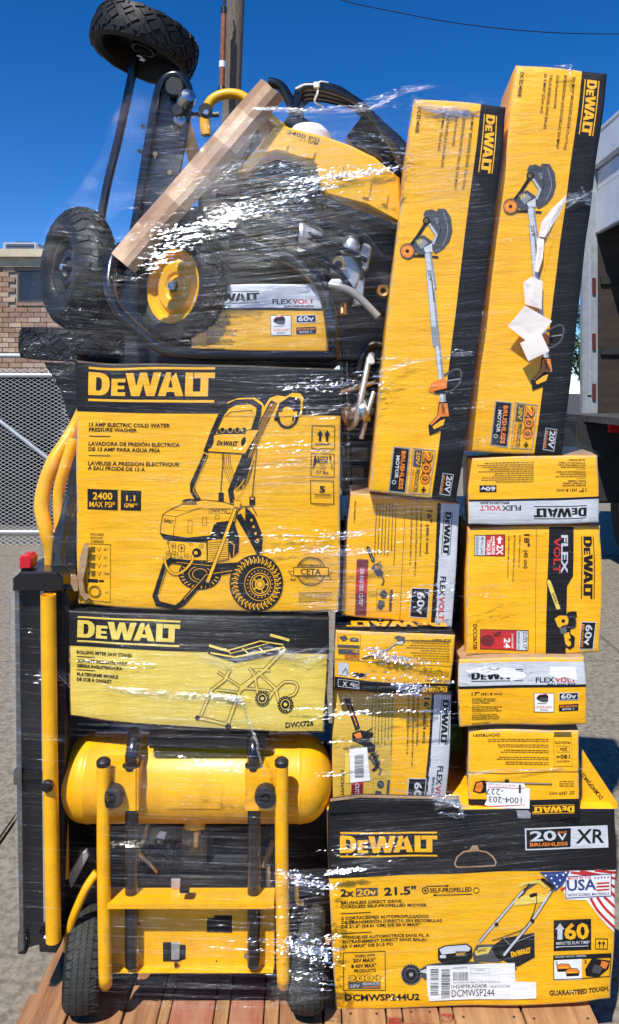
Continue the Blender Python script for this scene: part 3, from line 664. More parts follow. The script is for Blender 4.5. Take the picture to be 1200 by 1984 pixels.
b.ring(642, 1118, 56, 4, Yl, ry=62, lv=6); b.ring(642, 1118, 44, 4, Yl, ry=50, lv=6); b.ell(640, 1118, 27, Yl, ry=30, lv=6); b.ring(640, 1118, 18, 4, K, ry=20, lv=7)
for i in range(5): a = 6.283 * i / 5; b.line([(642 + 30 * math.cos(a), 1118 + 33 * math.sin(a)), (642 + 42 * math.cos(a), 1118 + 47 * math.sin(a))], 8, Yl, 6)
b.line([(508, 700), (350, 1108)], 24, K, 7); b.line([(508, 700), (350, 1108)], 16, Yl, 8); b.poly([(495, 650), (540, 660), (528, 698), (498, 690)], Yl, 9); b.frame(498, 655, 535, 692, 3, K, 9); b.poly([(335, 1100), (368, 1108), (360, 1130), (332, 1120)], K, 9)
b.line([(505, 605), (545, 560), (556, 540)], 5, Yl, 5); b.line([(512, 640), (548, 600), (552, 570)], 5, Yl, 5)
b.part = 'handling_marks'
for y0 in (243, 397, 545): b.frame(928 - (y0 - 243) * .015, y0, 1056 - (y0 - 243) * .015, y0 + 127, 4, K, 1, sk=0.02)
for x in (974, 1014): b.poly([(x - 7, 330), (x - 7, 296), (x - 18, 296), (x, 268), (x + 18, 296), (x + 7, 296), (x + 7, 330)], K)
b.rect(945, 342, 1038, 348, K); b.text('THIS WAY UP', 955, 384, 1030, 386, 9, K, 0.02)
b.rect(962, 414, 1020, 448, K); b.text('TEAM', 968, 430, 1014, 430, 11, Yl, 0.03, lv=2); b.text('LIFT', 975, 445, 1006, 445, 11, Yl, 0.03, lv=2); b.text('Item', 975, 466, 1004, 466, 9, K, 0.02, lv=1); b.text('weight', 970, 480, 1010, 481, 9, K, 0.02); b.text('57 lbs', 955, 508, 1022, 510, 18, K, 0.03)
for s_, x in ((1, 948), (-1, 1032)): b.ell(x, 414, 6, K); b.poly([(x - 7, 422), (x + 7, 422), (x + 7 + 8 * s_, 440), (x + 5, 452), (x - 8 * s_, 480), (x - 14 * s_, 480), (x - 8 * s_, 450)], K)
b.text('5', 972, 608, 1004, 609, 32, K, 0.04); b.rect(945, 620, 1036, 624, K); b.rect(945, 634, 1036, 637, K); b.text('STACK HEIGHT', 945, 686, 1028, 688, 8, K, 0.01)
b.part = 'certification_seal'
b.ring(922, 1047, 80, 5, K, lv=1); b.ring(922, 1047, 70, 2, K); b.poly([(796, 1046), (830, 1046), (830, 1092), (808, 1092), (820, 1070)], Yl, 2); b.line([(830, 1046), (796, 1046), (820, 1070), (808, 1092), (840, 1092)], 3, K, 3); b.line([(1012, 1046), (1042, 1046), (1022, 1070), (1034, 1092), (1004, 1092)], 3, K, 3)
b.poly([(826, 1024), (1018, 1026), (1018, 1070), (826, 1068)], Yl, 3); b.frame(826, 1024, 1018, 1070, 4, K, 4)
b.text('CETA', 864, 1064, 976, 1066, 33, K, 0.03, lv=4); b.text('PERFORMANCE', 862, 1018, 978, 1020, 14, K, 0.02); b.text('CERTIFIED', 876, 1090, 966, 1092, 14, K, 0.02); b.text('CPC SM, 1876-SMA', 897, 1115, 945, 1116, 8, K, 0.01)
b.part = 'fine_print'; b.fine(855, 1164, 1, 0.03, 185, 6, 10.5, 4.5, Br, 1, 3); b.part = 'printed_lettering'; b.text('GUARANTEED TOUGH.', 766, 1280, 1040, 1284, 14, K, 0.03, lv=1)
washer_carton = b.done()
# torn corner at the carton's lower left
tw = MB(); tr = random.Random(3)
outl = [(163, 1052), (172, 1060), (168, 1095), (161, 1125), (165, 1150), (175, 1158), (166, 1164), (155, 1152), (150, 1122), (155, 1080)]; tw.prism([(137, 1116), (144, 1113), (150, 1120), (152, 1145), (144, 1146), (137, 1132)], -0.012, -0.004, 0.001)
tw.prism(outl, -0.010, -0.002, 0.001); tw.build('torn_board', kraft, washer_carton)

# ---- mitre saw stand carton
b = Carton('stand_carton', [(133, 1184), (640, 1197), (632, 1428), (131, 1392)], -0.012, 0.5, 'long pale yellow carton with a drawing of a saw stand, on the air tank', cat='box', top=K, side=kraft, base=LY, amp=0.006, seed=5, edge=[wornk])
b.xf = A5; b.part = 'header_band'; b.poly([(70, 30), (1157, 58), (1150, 212), (70, 172)], K, 0)
b.logo(107, 138, 530, 152, 72, LY, lv=1)
b.part = 'printed_lettering'
for t, x0, y0, x1, y1 in (('ROLLING MITER SAW STAND', 104, 206, 334, 214), ('SOPORTE RODANTE PARA', 104, 242, 316, 249), ('SIERRA INGLETEADORA', 104, 262, 296, 270), ('PLATEFORME MOBILE', 104, 297, 278, 304), ('DE SCIE À ONGLET', 104, 318, 250, 324)): b.text(t, x0, y0, x1, y1, 13, K, 0.035, lv=1)
b.line([(104, 217), (180, 220)], 3, K); b.line([(104, 272), (180, 275)], 3, K); b.text('DWX726', 972, 517, 1094, 517, 21, K, 0.035)
b.part = 'stand_picture'
def dbl(pts, w_, lv=3, spline=False): b.line(pts, w_ + 4, K, lv, spline=spline); b.line(pts, w_ - 1, LY, lv + 1, spline=spline)
b.poly([(655, 175), (870, 140), (975, 170), (960, 205), (760, 240), (650, 200)], K, 2)
dbl([(690, 350), (780, 365), (960, 200)], 8); dbl([(690, 275), (790, 345), (900, 358), (920, 375)], 8); dbl([(608, 465), (740, 500)], 12); dbl([(622, 455), (665, 350), (720, 310), (740, 270)], 11); dbl([(735, 490), (790, 340), (880, 275), (970, 185)], 13)
dbl([(905, 275), (845, 270), (930, 350), (945, 410)], 11); dbl([(862, 405), (900, 395), (930, 350)], 9); dbl([(985, 385), (1010, 375), (1022, 345), (1005, 328), (965, 326), (930, 358)], 9, spline=True); dbl([(820, 260), (845, 300), (860, 395)], 9)
dbl([(660, 195), (760, 215), (965, 178)], 8, 5); dbl([(720, 190), (865, 150), (960, 168)], 6, 5); dbl([(655, 165), (722, 185)], 11, 5); dbl([(905, 125), (985, 150)], 12, 5); dbl([(740, 200), (900, 160)], 4, 5)
for x in (720, 790, 860, 930): b.line([(x, 178), (x + 25, 200)], 5, LY, 7)
b.ell(608, 466, 11, K, lv=7); b.ell(735, 505, 13, K, ry=10, lv=7)
for cx, cy, r_ in ((972, 418, 36), (876, 390, 32)):
    b.ell(cx, cy, r_ * 0.92, K, ry=r_, lv=7); b.ring(cx, cy, r_ * 0.52, 3, LY, ry=r_ * 0.58, lv=8); b.ell(cx, cy, r_ * 0.22, LY, lv=8)
    for i in range(16): a = 6.283 * i / 16; b.line([(cx + r_ * .72 * math.cos(a), cy + r_ * .76 * math.sin(a)), (cx + r_ * .86 * math.cos(a), cy + r_ * .92 * math.sin(a))], 2.5, LY, 8)
stand_carton = b.done()

# ---- mower carton
b = Carton('mower_carton', [(632, 1570), (1196, 1565), (1189, 1943), (649, 1961)], 0.0, 0.5, 'wide carton with a cordless lawn mower picture and a flag corner, standing on the pallet', cat='box', top=Yl, side=Yl, amp=0.006, seed=8, edge=[worn])
b.xf = A8; b.part = 'header_band'; b.poly([(25, 20), (1192, 10), (1190, 256), (32, 288)], K, 0)
b.logo(80, 187, 472, 186, 68, Yl, lv=1)
b.part = 'battery_badge'; b.poly([(822, 92), (1158, 76), (1156, 166), (824, 180)], Sv, 1); b.poly([(828, 98), (1006, 89), (1004, 166), (829, 174)], K, 2); b.poly([(1012, 88), (1152, 82), (1150, 160), (1012, 166)], Sv, 2)
b.text('20', 843, 142, 948, 138, 38, Sv, 0.035, lv=3); b.text('V', 952, 138, 990, 137, 26, Sv, 0.035); b.text('MAX*', 953, 111, 990, 110, 8, Or, 0.02); b.text('BRUSHLESS', 842, 163, 993, 158, 13, Or, 0.035); b.text('XR', 1024, 150, 1140, 146, 54, K, 0.025, shear=0.12)
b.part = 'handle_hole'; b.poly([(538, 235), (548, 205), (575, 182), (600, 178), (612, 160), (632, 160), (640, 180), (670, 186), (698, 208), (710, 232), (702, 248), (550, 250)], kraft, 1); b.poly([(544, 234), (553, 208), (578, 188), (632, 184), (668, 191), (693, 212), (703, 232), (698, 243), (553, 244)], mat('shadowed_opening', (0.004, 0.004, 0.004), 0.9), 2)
b.part = 'printed_lettering'
b.text('2x', 82, 360, 138, 360, 28, K, 0.04, lv=1); b.poly([(145, 328), (234, 327), (234, 360), (145, 362)], DG); b.text('20v', 150, 358, 230, 356, 24, Yl, 0.035, lv=2); b.text('21.5"', 260, 360, 390, 356, 30, K, 0.045, lv=1)
b.text('SELF-PROPELLED', 444, 350, 610, 347, 17, K, 0.03); b.ring(426, 342, 12, 4, K); b.ell(426, 342, 5, K); b.ring(628, 344, 11, 3, K); b.line([(430, 325), (515, 322)], 3, K); b.line([(462, 360), (612, 358)], 3, K); b.poly([(455, 360), (468, 354), (468, 366)], K); b.poly([(520, 322), (508, 317), (508, 328)], K)
for t, x0, y0, x1 in (('BRUSHLESS DIRECT DRIVE', 84, 392, 330), ('CORDLESS SELF-PROPELLED MOWER', 84, 408, 432), ('2 CORTACÉSPED AUTOPROPULSADOS', 86, 454, 438), ('DE TRANSMISIÓN DIRECTA SIN ESCOBILLAS', 86, 471, 492), ('DE 21.5" (54.61 CM) DE 20 V MAX*', 86, 488, 406), ('TONDEUSE AUTOMOTRICE SANS FIL À', 90, 532, 440), ('ENTRAÎNEMENT DIRECT SANS BALAI', 90, 549, 426), ('20 V MAX* DE 21,5 PO', 90, 567, 294)): b.text(t, x0, y0, x1, y0 - 2, 11.5, K, 0.03)
b.line([(84, 430), (205, 427)], 3, K); b.line([(86, 510), (207, 507)], 3, K); b.text('DCMWSP244U2', 98, 787, 402, 783, 24, K, 0.045); b.text('GUARANTEED TOUGH.', 917, 762, 1170, 756, 18, K, 0.045)
b.part = 'platform_badge'; b.frame(93, 588, 262, 745, 2.5, K, 1)
for t, x0, y0, x1, h_ in (('WORKS WITH', 138, 608, 220, 10), ('20V MAX*', 132, 630, 225, 15), ('& 60V MAX*', 124, 652, 228, 15), ('PRODUCTS', 136, 672, 224, 13)): b.text(t, x0, y0, x1, y0 - 1, h_, K, 0.03)
b.text('200+', 112, 708, 250, 706, 24, K, 0.085, lv=2); b.text('200+', 112, 708, 250, 706, 24, Yl, 0.03, lv=3); b.rect(112, 711, 242, 738, DG, 2); b.text('20V', 118, 732, 158, 732, 12, Sv, 0.02, lv=3); b.text('PRODUCTS', 170, 724, 238, 723, 10, Sv, 0.02); b.text('AND GROWING', 170, 735, 238, 734, 7, Or, 0.02)
b.part = 'flag_corner'; b.poly([(998, 262), (1191, 256), (1190, 512), (1152, 484), (1112, 436), (1068, 380), (985, 378), (972, 320)], Wh, 1)
for pts in ([(1005, 268), (1100, 285), (1190, 330)], [(1040, 262), (1190, 292)], [(1100, 258), (1190, 268)], [(1085, 372), (1120, 430), (1190, 500)], [(1112, 368), (1145, 415), (1190, 458)], [(1140, 366), (1190, 414)], [(1162, 340), (1190, 372)], [(965, 340), (985, 330)]): b.line(pts, 11, Rd, 2, spline=True)
b.poly([(880, 268), (1002, 262), (975, 318), (942, 345), (920, 306)], Nv, 3)
for x, y in ((905, 282), (928, 292), (950, 280), (975, 278), (940, 312), (962, 300), (985, 268), (950, 325)): b.ell(x, y, 4.5, Wh, n=5, lv=4)
b.poly([(985, 286), (1166, 272), (1168, 362), (985, 371)], Wh, 4); b.line([(985, 286), (1166, 272), (1168, 362), (985, 371)], 3, Nv, 5, closed=True)
b.text('USA', 990, 342, 1108, 336, 42, Nv, 0.035, lv=5); b.text('MADE IN THE', 994, 298, 1086, 291, 11, Rd, 0.02); b.text('WITH GLOBAL MATERIALS', 992, 365, 1160, 357, 10, Nv, 0.02)
for i in range(3): b.poly([(1108, 308 + i * 14), (1160, 304 + i * 14), (1160, 311 + i * 14), (1108, 315 + i * 14)], Rd)
for i in range(5): b.ell(1102 + i * 13, 289 - i, 4, Nv, n=5)
b.part = 'runtime_badge'; b.poly([(935, 461), (1086, 455), (1086, 580), (936, 587)], K, 2); b.text('60', 978, 538, 1078, 534, 60, Yl, 0.045, lv=3); b.text('MINUTES RUN TIME*', 946, 562, 1080, 556, 12, Sv, 0.02); b.line([(946, 570), (1074, 565)], 3, Sv)
b.poly([(941, 498), (960, 472), (979, 498), (970, 498), (970, 540), (950, 540), (950, 498)], Sv); b.frame(1104, 536, 1152, 577, 3, K, 2)
for x in (1120, 1136): b.line([(x, 570), (x, 552)], 4, K); b.poly([(x - 7, 556), (x, 544), (x + 7, 556)], K)
b.part = 'contents_panel'; b.poly([(936, 605), (1168, 594), (1168, 612), (936, 622)], K, 2); b.frame(936, 606, 1168, 700, 3, K, 2, sk=-0.03); b.poly([(938, 624), (1048, 618), (1048, 700), (938, 703)], Wh, 1); b.text('INCLUDES · INCLUYE · COMPREND', 942, 614, 1066, 608, 7, Sv, 0.02, lv=3)
for x, y in ((975, 652), (1010, 670)):
    b.poly([(x - 28, y - 8), (x - 10, y - 16), (x + 20, y - 14), (x + 30, y - 2), (x + 26, y + 16), (x - 24, y + 18)], K, 2); b.poly([(x - 26, y - 6), (x - 10, y - 14), (x + 18, y - 12), (x + 28, y - 2), (x + 24, y + 4), (x - 24, y + 6)], Or, 3); b.rect(x - 20, y - 2, x + 18, y + 3, Yl, 4)
b.poly([(1062, 660), (1090, 615), (1165, 625), (1160, 660), (1120, 695), (1066, 686)], K, 2); b.poly([(1100, 640), (1140, 650), (1125, 680), (1090, 672)], DG, 3); b.poly([(1130, 625), (1160, 632), (1150, 660), (1125, 652)], Or, 3); b.text('2', 942, 640, 952, 640, 12, K, 0.02, lv=3); b.text('2', 1058, 634, 1068, 634, 12, K, 0.02)
b.part = 'mower_picture'; b.lv = 2
b.poly([(690, 570), (735, 535), (858, 512), (861, 612), (792, 650), (742, 628), (700, 612)], K, 2); b.line([(735, 535), (760, 560), (858, 520)], 2.5, MG, 3); b.logo(768, 612, 846, 592, 22, Yl, lines=False, lv=4, shear=0.1)
b.line([(640, 552), (742, 430), (815, 345), (880, 300)], 12, DG, 3); b.line([(640, 552), (742, 430), (815, 345)], 7, Sv, 4); b.line([(735, 608), (850, 460), (938, 328)], 13, DG, 4); b.line([(737, 604), (850, 460), (925, 345)], 8, Sv, 5)
b.poly([(775, 405), (788, 372), (828, 362), (850, 350), (900, 358), (925, 348), (905, 385), (800, 402)], LY, 5); b.line([(800, 330), (815, 315), (880, 305), (905, 330)], 12, LY, 5); b.line([(795, 375), (820, 350), (838, 315)], 5, K, 6); b.line([(850, 350), (868, 380), (830, 480), (770, 515), (690, 545)], 3, K, 6, spline=True); b.poly([(882, 296), (896, 290), (940, 322), (936, 338), (925, 332)], K, 6); b.poly([(838, 358), (868, 350), (872, 362), (842, 372)], K, 6); b.ell(708, 480, 8, K, lv=6); b.ell(850, 463, 8, K, lv=6)
b.poly([(382, 672), (430, 640), (480, 632), (600, 628), (690, 640), (780, 632), (790, 660), (600, 700), (430, 705)], DG, 3); b.poly([(395, 668), (440, 652), (560, 648), (600, 660), (450, 680)], Sv, 4)
b.poly([(474, 575), (500, 562), (590, 556), (612, 572), (612, 610), (590, 634), (495, 636), (474, 618)], K, 5); b.poly([(480, 578), (505, 566), (588, 561), (606, 574), (600, 586), (490, 598)], Sv, 6); b.rect(482, 600, 506, 612, Sv, 6); b.rect(545, 586, 588, 606, DG, 7); b.text('DeWALT', 549, 602, 584, 600, 10, Yl, 0.04, lv=8)
b.poly([(612, 600), (630, 562), (700, 560), (690, 590), (730, 600), (720, 632), (620, 628)], DG, 4); b.poly([(622, 590), (640, 572), (690, 570), (676, 596), (628, 604)], LY, 5); b.text('DeWALT', 632, 592, 672, 586, 12, K, 0.04, lv=6)
b.ell(366, 680, 41, K, lv=5, n=30); b.ring(366, 680, 26, 5, DG, lv=6); b.ell(366, 680, 8, MG, lv=6)
for i in range(22): a = 6.283 * i / 22; b.line([(366 + 36 * math.cos(a), 680 + 36 * math.sin(a)), (366 + 41 * math.cos(a), 680 + 41 * math.sin(a))], 4, MG, 6)
b.poly([(727, 600), (740, 620), (722, 628), (700, 600), (690, 580)], K, 6)
b.part = 'shipping_label'; b.poly([(428, 642), (780, 633), (782, 705), (865, 707), (864, 770), (440, 786), (430, 720)], Wh, 9)
r_ = random.Random(5)
for x0, y0, x1, y1 in ((444, 655, 476, 700), (444, 712, 476, 762), (488, 656, 522, 776), ):
    y = y0
    while y < y1: h_ = r_.choice((1.5, 2.5, 3.5)); b.poly([(x0, y), (x1, y - .4), (x1, y + h_ - .4), (x0, y + h_)], K, 10); y += h_ + r_.choice((1.6, 2.6, 3.4))
x = 536
while x < 592: h_ = r_.choice((1.4, 2.4, 3.4)); b.poly([(x, 668), (x + h_, 668), (x + h_, 702), (x, 703)], K, 10); x += h_ + r_.choice((1.4, 2.2, 3))
b.text('1HADCGZT38', 536, 654, 590, 652, 6, K, 0.0, lv=10); b.frame(605, 655, 680, 674, 1.2, MG, 10); b.text('1 Number', 620, 664, 662, 663, 6, K, 0.0); b.text('Country: Assm. from - Made in the USA with Global Materials', 536, 714, 720, 710, 5.5, K, 0.0)
b.text('1H24MKA0408', 528, 736, 668, 731, 15, K, 0.0); b.text('18AEU2C2738', 682, 731, 758, 728, 8, K, 0.0); b.text('DCMWSP244', 530, 770, 698, 764, 28, K, 0.0)
mower_carton = b.done()
fl = MB(); fl.prism([(1129, 1452), (1140, 1470), (1197, 1556), (1197, 1566), (1129, 1572)], 0.03, 0.036)
fl2 = [(955 , 870), (1095, 1040)]; flo = fl.build('carton_flap', Yl, mower_carton, label='raised yellow flap printed with a part number')
# flap folded at upper left of the mower carton, scuffed black board
fl = MB(); fl.prism([(640, 1548), (700, 1540), (890, 1545), (893, 1590), (760, 1573), (636, 1575)], -0.006, 0.0, 0.001); fl.build('folded_flap', K, mower_carton); fl = MB(); fl.prism([(640, 1548), (700, 1540), (890, 1545), (890, 1549), (700, 1545), (640, 1553)], -0.0075, -0.0062); fl.build('torn_edge', kraft, mower_carton)

# ---- edger cartons
def edger(b, ox, oy, t):
    """t: shift in px from the left-hand carton's picture"""
    dx, dy = t; b.part = 'edger_picture'
    b.xf = (700 + dx, 100 + dy, 2.4)
    b.poly([(290, 760), (300, 738), (330, 732), (352, 742), (360, 728), (395, 730), (420, 770), (427, 830), (412, 880), (385, 915), (345, 940), (320, 900), (350, 850), (330, 800)], DG, 2); b.line([(385, 745), (405, 830), (380, 900)], 3, MG, 3, spline=True); b.line([(352, 760), (370, 830), (340, 900)], 3, K, 3, spline=True); b.text('20', 345, 770, 350, 800, 14, MG, 0.02, lv=3)
    b.line([(300, 800), (262, 860), (228, 905)], 15, K, 3); b.line([(318, 800), (352, 850), (335, 895)], 14, MG, 4); b.line([(318, 800), (350, 850), (335, 893)], 6, Sv, 5); b.line([(225, 950), (300, 950), (360, 955)], 9, K, 3)
    b.ell(305, 786, 18, K, lv=5); b.ell(303, 786, 10, Br, lv=6); b.ring(217, 928, 32, 8, DG, lv=5); b.ell(215, 928, 30, Or, lv=5); b.ring(215, 928, 17, 4, Yl, lv=6); b.ell(215, 928, 8, K, lv=7)
    b.poly([(240, 905), (255, 870), (290, 852), (330, 880), (325, 915), (290, 945), (262, 940)], DG, 6); b.poly([(256, 888), (290, 868), (312, 888), (280, 918)], MG, 7); b.text('XR', 262, 898, 290, 885, 20, LY, 0.03, lv=8); b.poly([(290, 912), (330, 890), (332, 930), (300, 935)], Sv, 7)
    b.line([(310, 925), (322, 1010), (336, 1104)], 34, MG, 3); b.line([(306, 925), (318, 1010), (332, 1104)], 22, Sv, 4); b.text('20V', 310, 1015, 318, 1070, 16, DG, 0.03, lv=5)
    b.xf = (680 + dx, 520 + dy, 2.3077)
    b.line([(352, 0), (375, 270)], 33, MG, 3); b.line([(349, 0), (371, 270)], 20, Sv, 4); b.poly([(357, 262), (392, 260), (398, 345), (366, 350)], MG, 5); b.line([(380, 270), (412, 600)], 26, MG, 3); b.line([(377, 270), (408, 600)], 14, Sv, 4); b.line([(362, 40), (372, 150)], 5, DG, 5)
    b.line([(415, 478), (470, 452), (492, 465), (482, 515), (440, 550), (375, 556)], 9, DG, 4, spline=True); b.line([(415, 505), (485, 495)], 5, MG, 4); b.poly([(345, 548), (360, 510), (420, 488), (428, 520), (425, 552), (372, 556)], Or, 5); b.poly([(370, 548), (428, 535), (420, 560), (375, 560)], K, 6)
    b.poly([(392, 598), (436, 595), (444, 640), (450, 715), (408, 722), (350, 745), (345, 700), (385, 655)], K, 4); b.poly([(396, 604), (430, 602), (438, 660), (400, 662), (360, 700), (352, 695), (388, 655)], Or, 5); b.poly([(398, 680), (420, 672), (412, 700), (370, 718), (364, 705)], Yl, 6); b.text('DeWALT', 403, 608, 409, 655, 13, K, 0.04, lv=6)
def edger_badges(b, ox, oy):
    b.part = 'badge#1'; b.xf = (680 + ox / 2.3077, 520 + oy / 2.3077, 2.3077)
    b.poly([(646, 592), (722, 600), (701, 804), (622, 795)], MG, 1); b.poly([(651, 597), (716, 604), (697, 798), (628, 790)], K, 2); b.text('BRUSHLESS', 684, 612, 669, 785, 18, Or, 0.045, lv=3); b.text('MOTOR', 660, 632, 651, 735, 15, Sv, 0.045); b.ring(648, 752, 8, 3, Sv)
    b.part = 'badge#2'; b.line([(735, 600), (832, 612), (810, 812), (716, 803)], 3.5, MG, 1, closed=True); b.text('200', 784, 615, 768, 762, 38, K, 0.09, lv=2); b.text('200', 784, 615, 768, 762, 38, Or, 0.03, lv=3); b.text('+', 772, 775, 770, 805, 24, K, 0.05)
    b.poly([(742, 608), (776, 611), (768, 686), (734, 682)], DG, 2); b.text('20V', 752, 616, 745, 676, 17, Yl, 0.02, lv=3); b.text('PRODUCTS', 748, 692, 736, 798, 17, DG, 0.035); b.text('AND GROWING', 733, 690, 721, 796, 8, Or, 0.035)
    b.part = 'badge#3'; b.poly([(870, 713), (922, 720), (908, 822), (857, 814)], MG, 1); b.poly([(874, 718), (917, 724), (904, 816), (862, 809)], K, 2); b.text('20V', 890, 726, 880, 805, 24, Sv, 0.03, lv=3); b.text('BRUSHLESS', 874, 726, 864, 806, 7, Or, 0.03)
lb = Carton('edger_carton', [(800, 188), (986, 203), (887, 975), (714, 951)], -0.02, 0.22, 'tall leaning edger carton, the lower one, with crumpled film over its top', yaw=3.5, cat='box', side=Yl, top=Yl, amp=0.004, seed=11, tilt=(0, -0.02), edge=[worn], group='tall edger cartons')
b = lb; b.part = 'side_band'; b.poly([(934, 199), (987, 203), (888, 976), (837, 970)], K, 0); b.xf = B5; b.logo(588, 286, 556, 563, 44, Yl, lv=1)
b.part = 'printed_lettering'
for t, x0, y0, x1, y1, h_ in (('DCED400B', 258, 250, 249, 378, 17), ('20V MAX* BRUSHLESS EDGER (Tool Only)', 515, 285, 472, 640, 13), ('BORDEADORA SIN ESCOBILLAS 20V MAX*', 475, 285, 432, 640, 13), ('(Solo herramienta)', 440, 290, 424, 440, 13), ('TAILLE-BORDURE SANS BALAIS', 400, 282, 370, 538, 13), ('20 V MAX* (Outil seul)', 378, 275, 356, 462, 13)): b.text(t, x0, y0, x1, y1, h_, K, 0.01, lv=1)
edger(b, 0, 0, (0, 0)); edger_badges(b, -458, 202); left_edger = b.done()
rb = Carton('edger_carton', [(999, 122), (1178, 139), (1089, 883), (905, 878)], -0.004, 0.22, 'tallest leaning edger carton beside the truck, with torn white paper stuck on it', yaw=5, cat='box', side=Yl, top=Yl, amp=0.004, seed=14, tilt=(0, -0.02), edge=[worn], group='tall edger cartons')
b = rb; b.part = 'side_band'; b.poly([(1129, 134), (1179, 139), (1089, 884), (1035, 884)], K, 0); b.xf = B5; b.logo(1053, 124, 1022, 386, 46, Yl, lv=1)
b.part = 'printed_lettering'
for t, x0, y0, x1, y1, h_ in (('DCED400B', 738, 88, 724, 210, 17), ('20V MAX* BRUSHLESS EDGER (Tool Only)', 985, 112, 941, 456, 13), ('BORDEADORA SIN ESCOBILLAS 20V MAX*', 944, 108, 902, 452, 13), ('(Solo herramienta)', 908, 108, 893, 265, 13), ('TAILLE-BORDURE SANS BALAIS', 876, 104, 844, 360, 13), ('20 V MAX* (Outil seul)', 850, 100, 830, 288, 13)): b.text(t, x0, y0, x1, y1, h_, K, 0.01, lv=1)
edger(b, 0, 0, (199.5, -86)); edger_badges(b, 0, 0); right_edger = b.done()
# torn white paper stuck to it
def crumple(name, pts, Y, label, matr=None, seed=1, amp=0.006, lift=0.01, cat='paper', parent=None, group=None):
    n = len(pts); r = random.Random(seed); m = MB(); c = np.mean(np.array(pts, float), axis=0)
    mid = [((p[0] + c[0]) / 2, (p[1] + c[1]) / 2) for p in pts]
    vs = [P(p[0], p[1], Y + r.uniform(-amp, 0.3 * amp)) for p in pts] + [P(p[0], p[1], Y - lift * r.uniform(0.4, 1)) for p in mid] + [P(c[0], c[1], Y - lift)]
    back = [v + Vector((0, 0.0012, 0)) for v in vs]; f = []
    for i in range(n):
        j = (i + 1) % n; f += [(i, j, n + j), (i, n + j, n + i), (n + i, n + j, 2 * n)]
    N_ = len(vs); m.add(vs + back, f + [tuple(N_ + k for k in reversed(t)) for t in f] + [(i, N_ + i, N_ + (i + 1) % n, (i + 1) % n) for i in range(n)])
    if parent is not None: return m.build(name, matr, parent)
    return solo(m, name, matr, label, cat, group)
paper = mat('torn_white_paper', (0.82, 0.74, 0.68), 0.7, var=0.05)
crumple('paper_scrap', [(1098, 378), (1100, 392), (1078, 425), (1056, 460), (1044, 458), (1050, 430), (1072, 402)], -0.012, 'long torn strip of white paper on the tallest carton', paper, 1, amp=0.004, lift=0.003, group='torn paper on the tallest carton')
crumple('paper_scrap', [(1042, 460), (1055, 462), (1052, 500), (1043, 528), (1036, 525), (1040, 490)], -0.012, 'narrow white paper twist below the long strip on the tallest carton', paper, 2, amp=0.004, lift=0.003, group='torn paper on the tallest carton')
crumple('paper_scrap', [(1014, 548), (1030, 536), (1052, 545), (1050, 600), (1034, 594), (1018, 590)], -0.015, 'upper flap of white paper above the folded roll on the tallest carton', paper, 3, amp=0.004, lift=0.003, group='torn paper on the tallest carton')
crumple('paper_scrap', [(984, 632), (1018, 592), (1070, 622), (1050, 648), (1022, 662)], -0.028, 'broad folded white paper square at the middle of the tallest carton', paper, 4, amp=0.003, lift=0.002, group='torn paper on the tallest carton')
crumple('paper_scrap', [(1008, 665), (1048, 644), (1065, 680), (1024, 700)], -0.035, 'small white paper square below the broad one on the tallest carton', paper, 5, amp=0.003, lift=0.001, group='torn paper on the tallest carton')

# ---- 17 inch trimmer cartons
def trimmer_panel(b, icons=True):
    b.part = 'header_band'; b.logo(155, 203, 530, 200, 58, K, lv=1)
    b.text('FLEX', 618, 222, 752, 219, 34, K, 0.035, lv=1); b.text('VOLT', 756, 219, 908, 215, 34, Rd, 0.035); b.text('BRUSHLESS', 700, 242, 905, 238, 14, K, 0.04)
    b.part = 'printed_lettering'; b.text('17"', 160, 320, 218, 318, 24, K, 0.03, lv=0); b.text('(431.8 mm)', 228, 318, 378, 315, 18, K, 0.02)
    for i, t in enumerate(('60V MAX* BRUSHLESS', 'ATTACHMENT CAPABLE', 'STRING TRIMMER', '', 'RECORTADORA DE HILO SIN', 'ESCOBILLAS APTA PARA', 'ACCESORIOS DE 60 V MAX*', '', 'TAILLE-BORDURE SANS', 'BALAI COMPATIBLE AVEC', 'ACCESSOIRES 60 V MAX*')):
        y = 350 + i * 15.0
        if t: b.text(t, 162, y, 162 + len(t) * 9.4, y, 9.5, K, 0.03)
        else: b.line([(164, y - 3), (230, y - 4)], 2, K)
    b.text('DCST972X1', 165, 535, 290, 531, 13, K, 0.02)
    b.part = 'badge'; b.poly([(780, 295), (922, 290), (922, 346), (780, 350)], Sv, 1); b.poly([(785, 300), (917, 295), (917, 341), (785, 345)], K, 2); b.text('60v', 795, 336, 908, 333, 32, Sv, 0.05, lv=3)
    if icons:
        b.poly([(782, 380), (922, 374), (922, 422), (782, 427)], K, 2); b.text('BRUSHLESS', 790, 399, 915, 395, 12, Or, 0.035, lv=3); b.text('MOTOR', 806, 419, 872, 416, 13, Sv, 0.035); b.ring(888, 409, 6, 2, Sv)
        b.part = 'spool_icon'; b.poly([(603, 298), (748, 296), (748, 434), (606, 437)], DG, 1); b.poly([(607, 302), (744, 300), (744, 430), (610, 433)], Wh, 2); b.ell(665, 330, 42, K, ry=24, lv=3, rot=-0.15); b.line([(625, 330), (640, 312), (690, 304), (702, 316)], 5, Rd, 4); b.ell(672, 345, 34, DG, ry=17, lv=4); b.line([(630, 370), (680, 372), (700, 355)], 4, K, 4, spline=True)
        b.text('QUICK-LOAD*', 622, 406, 738, 403, 15, Or, 0.035, lv=3); b.text('SPOOL', 648, 426, 706, 424, 13, DG, 0.02)
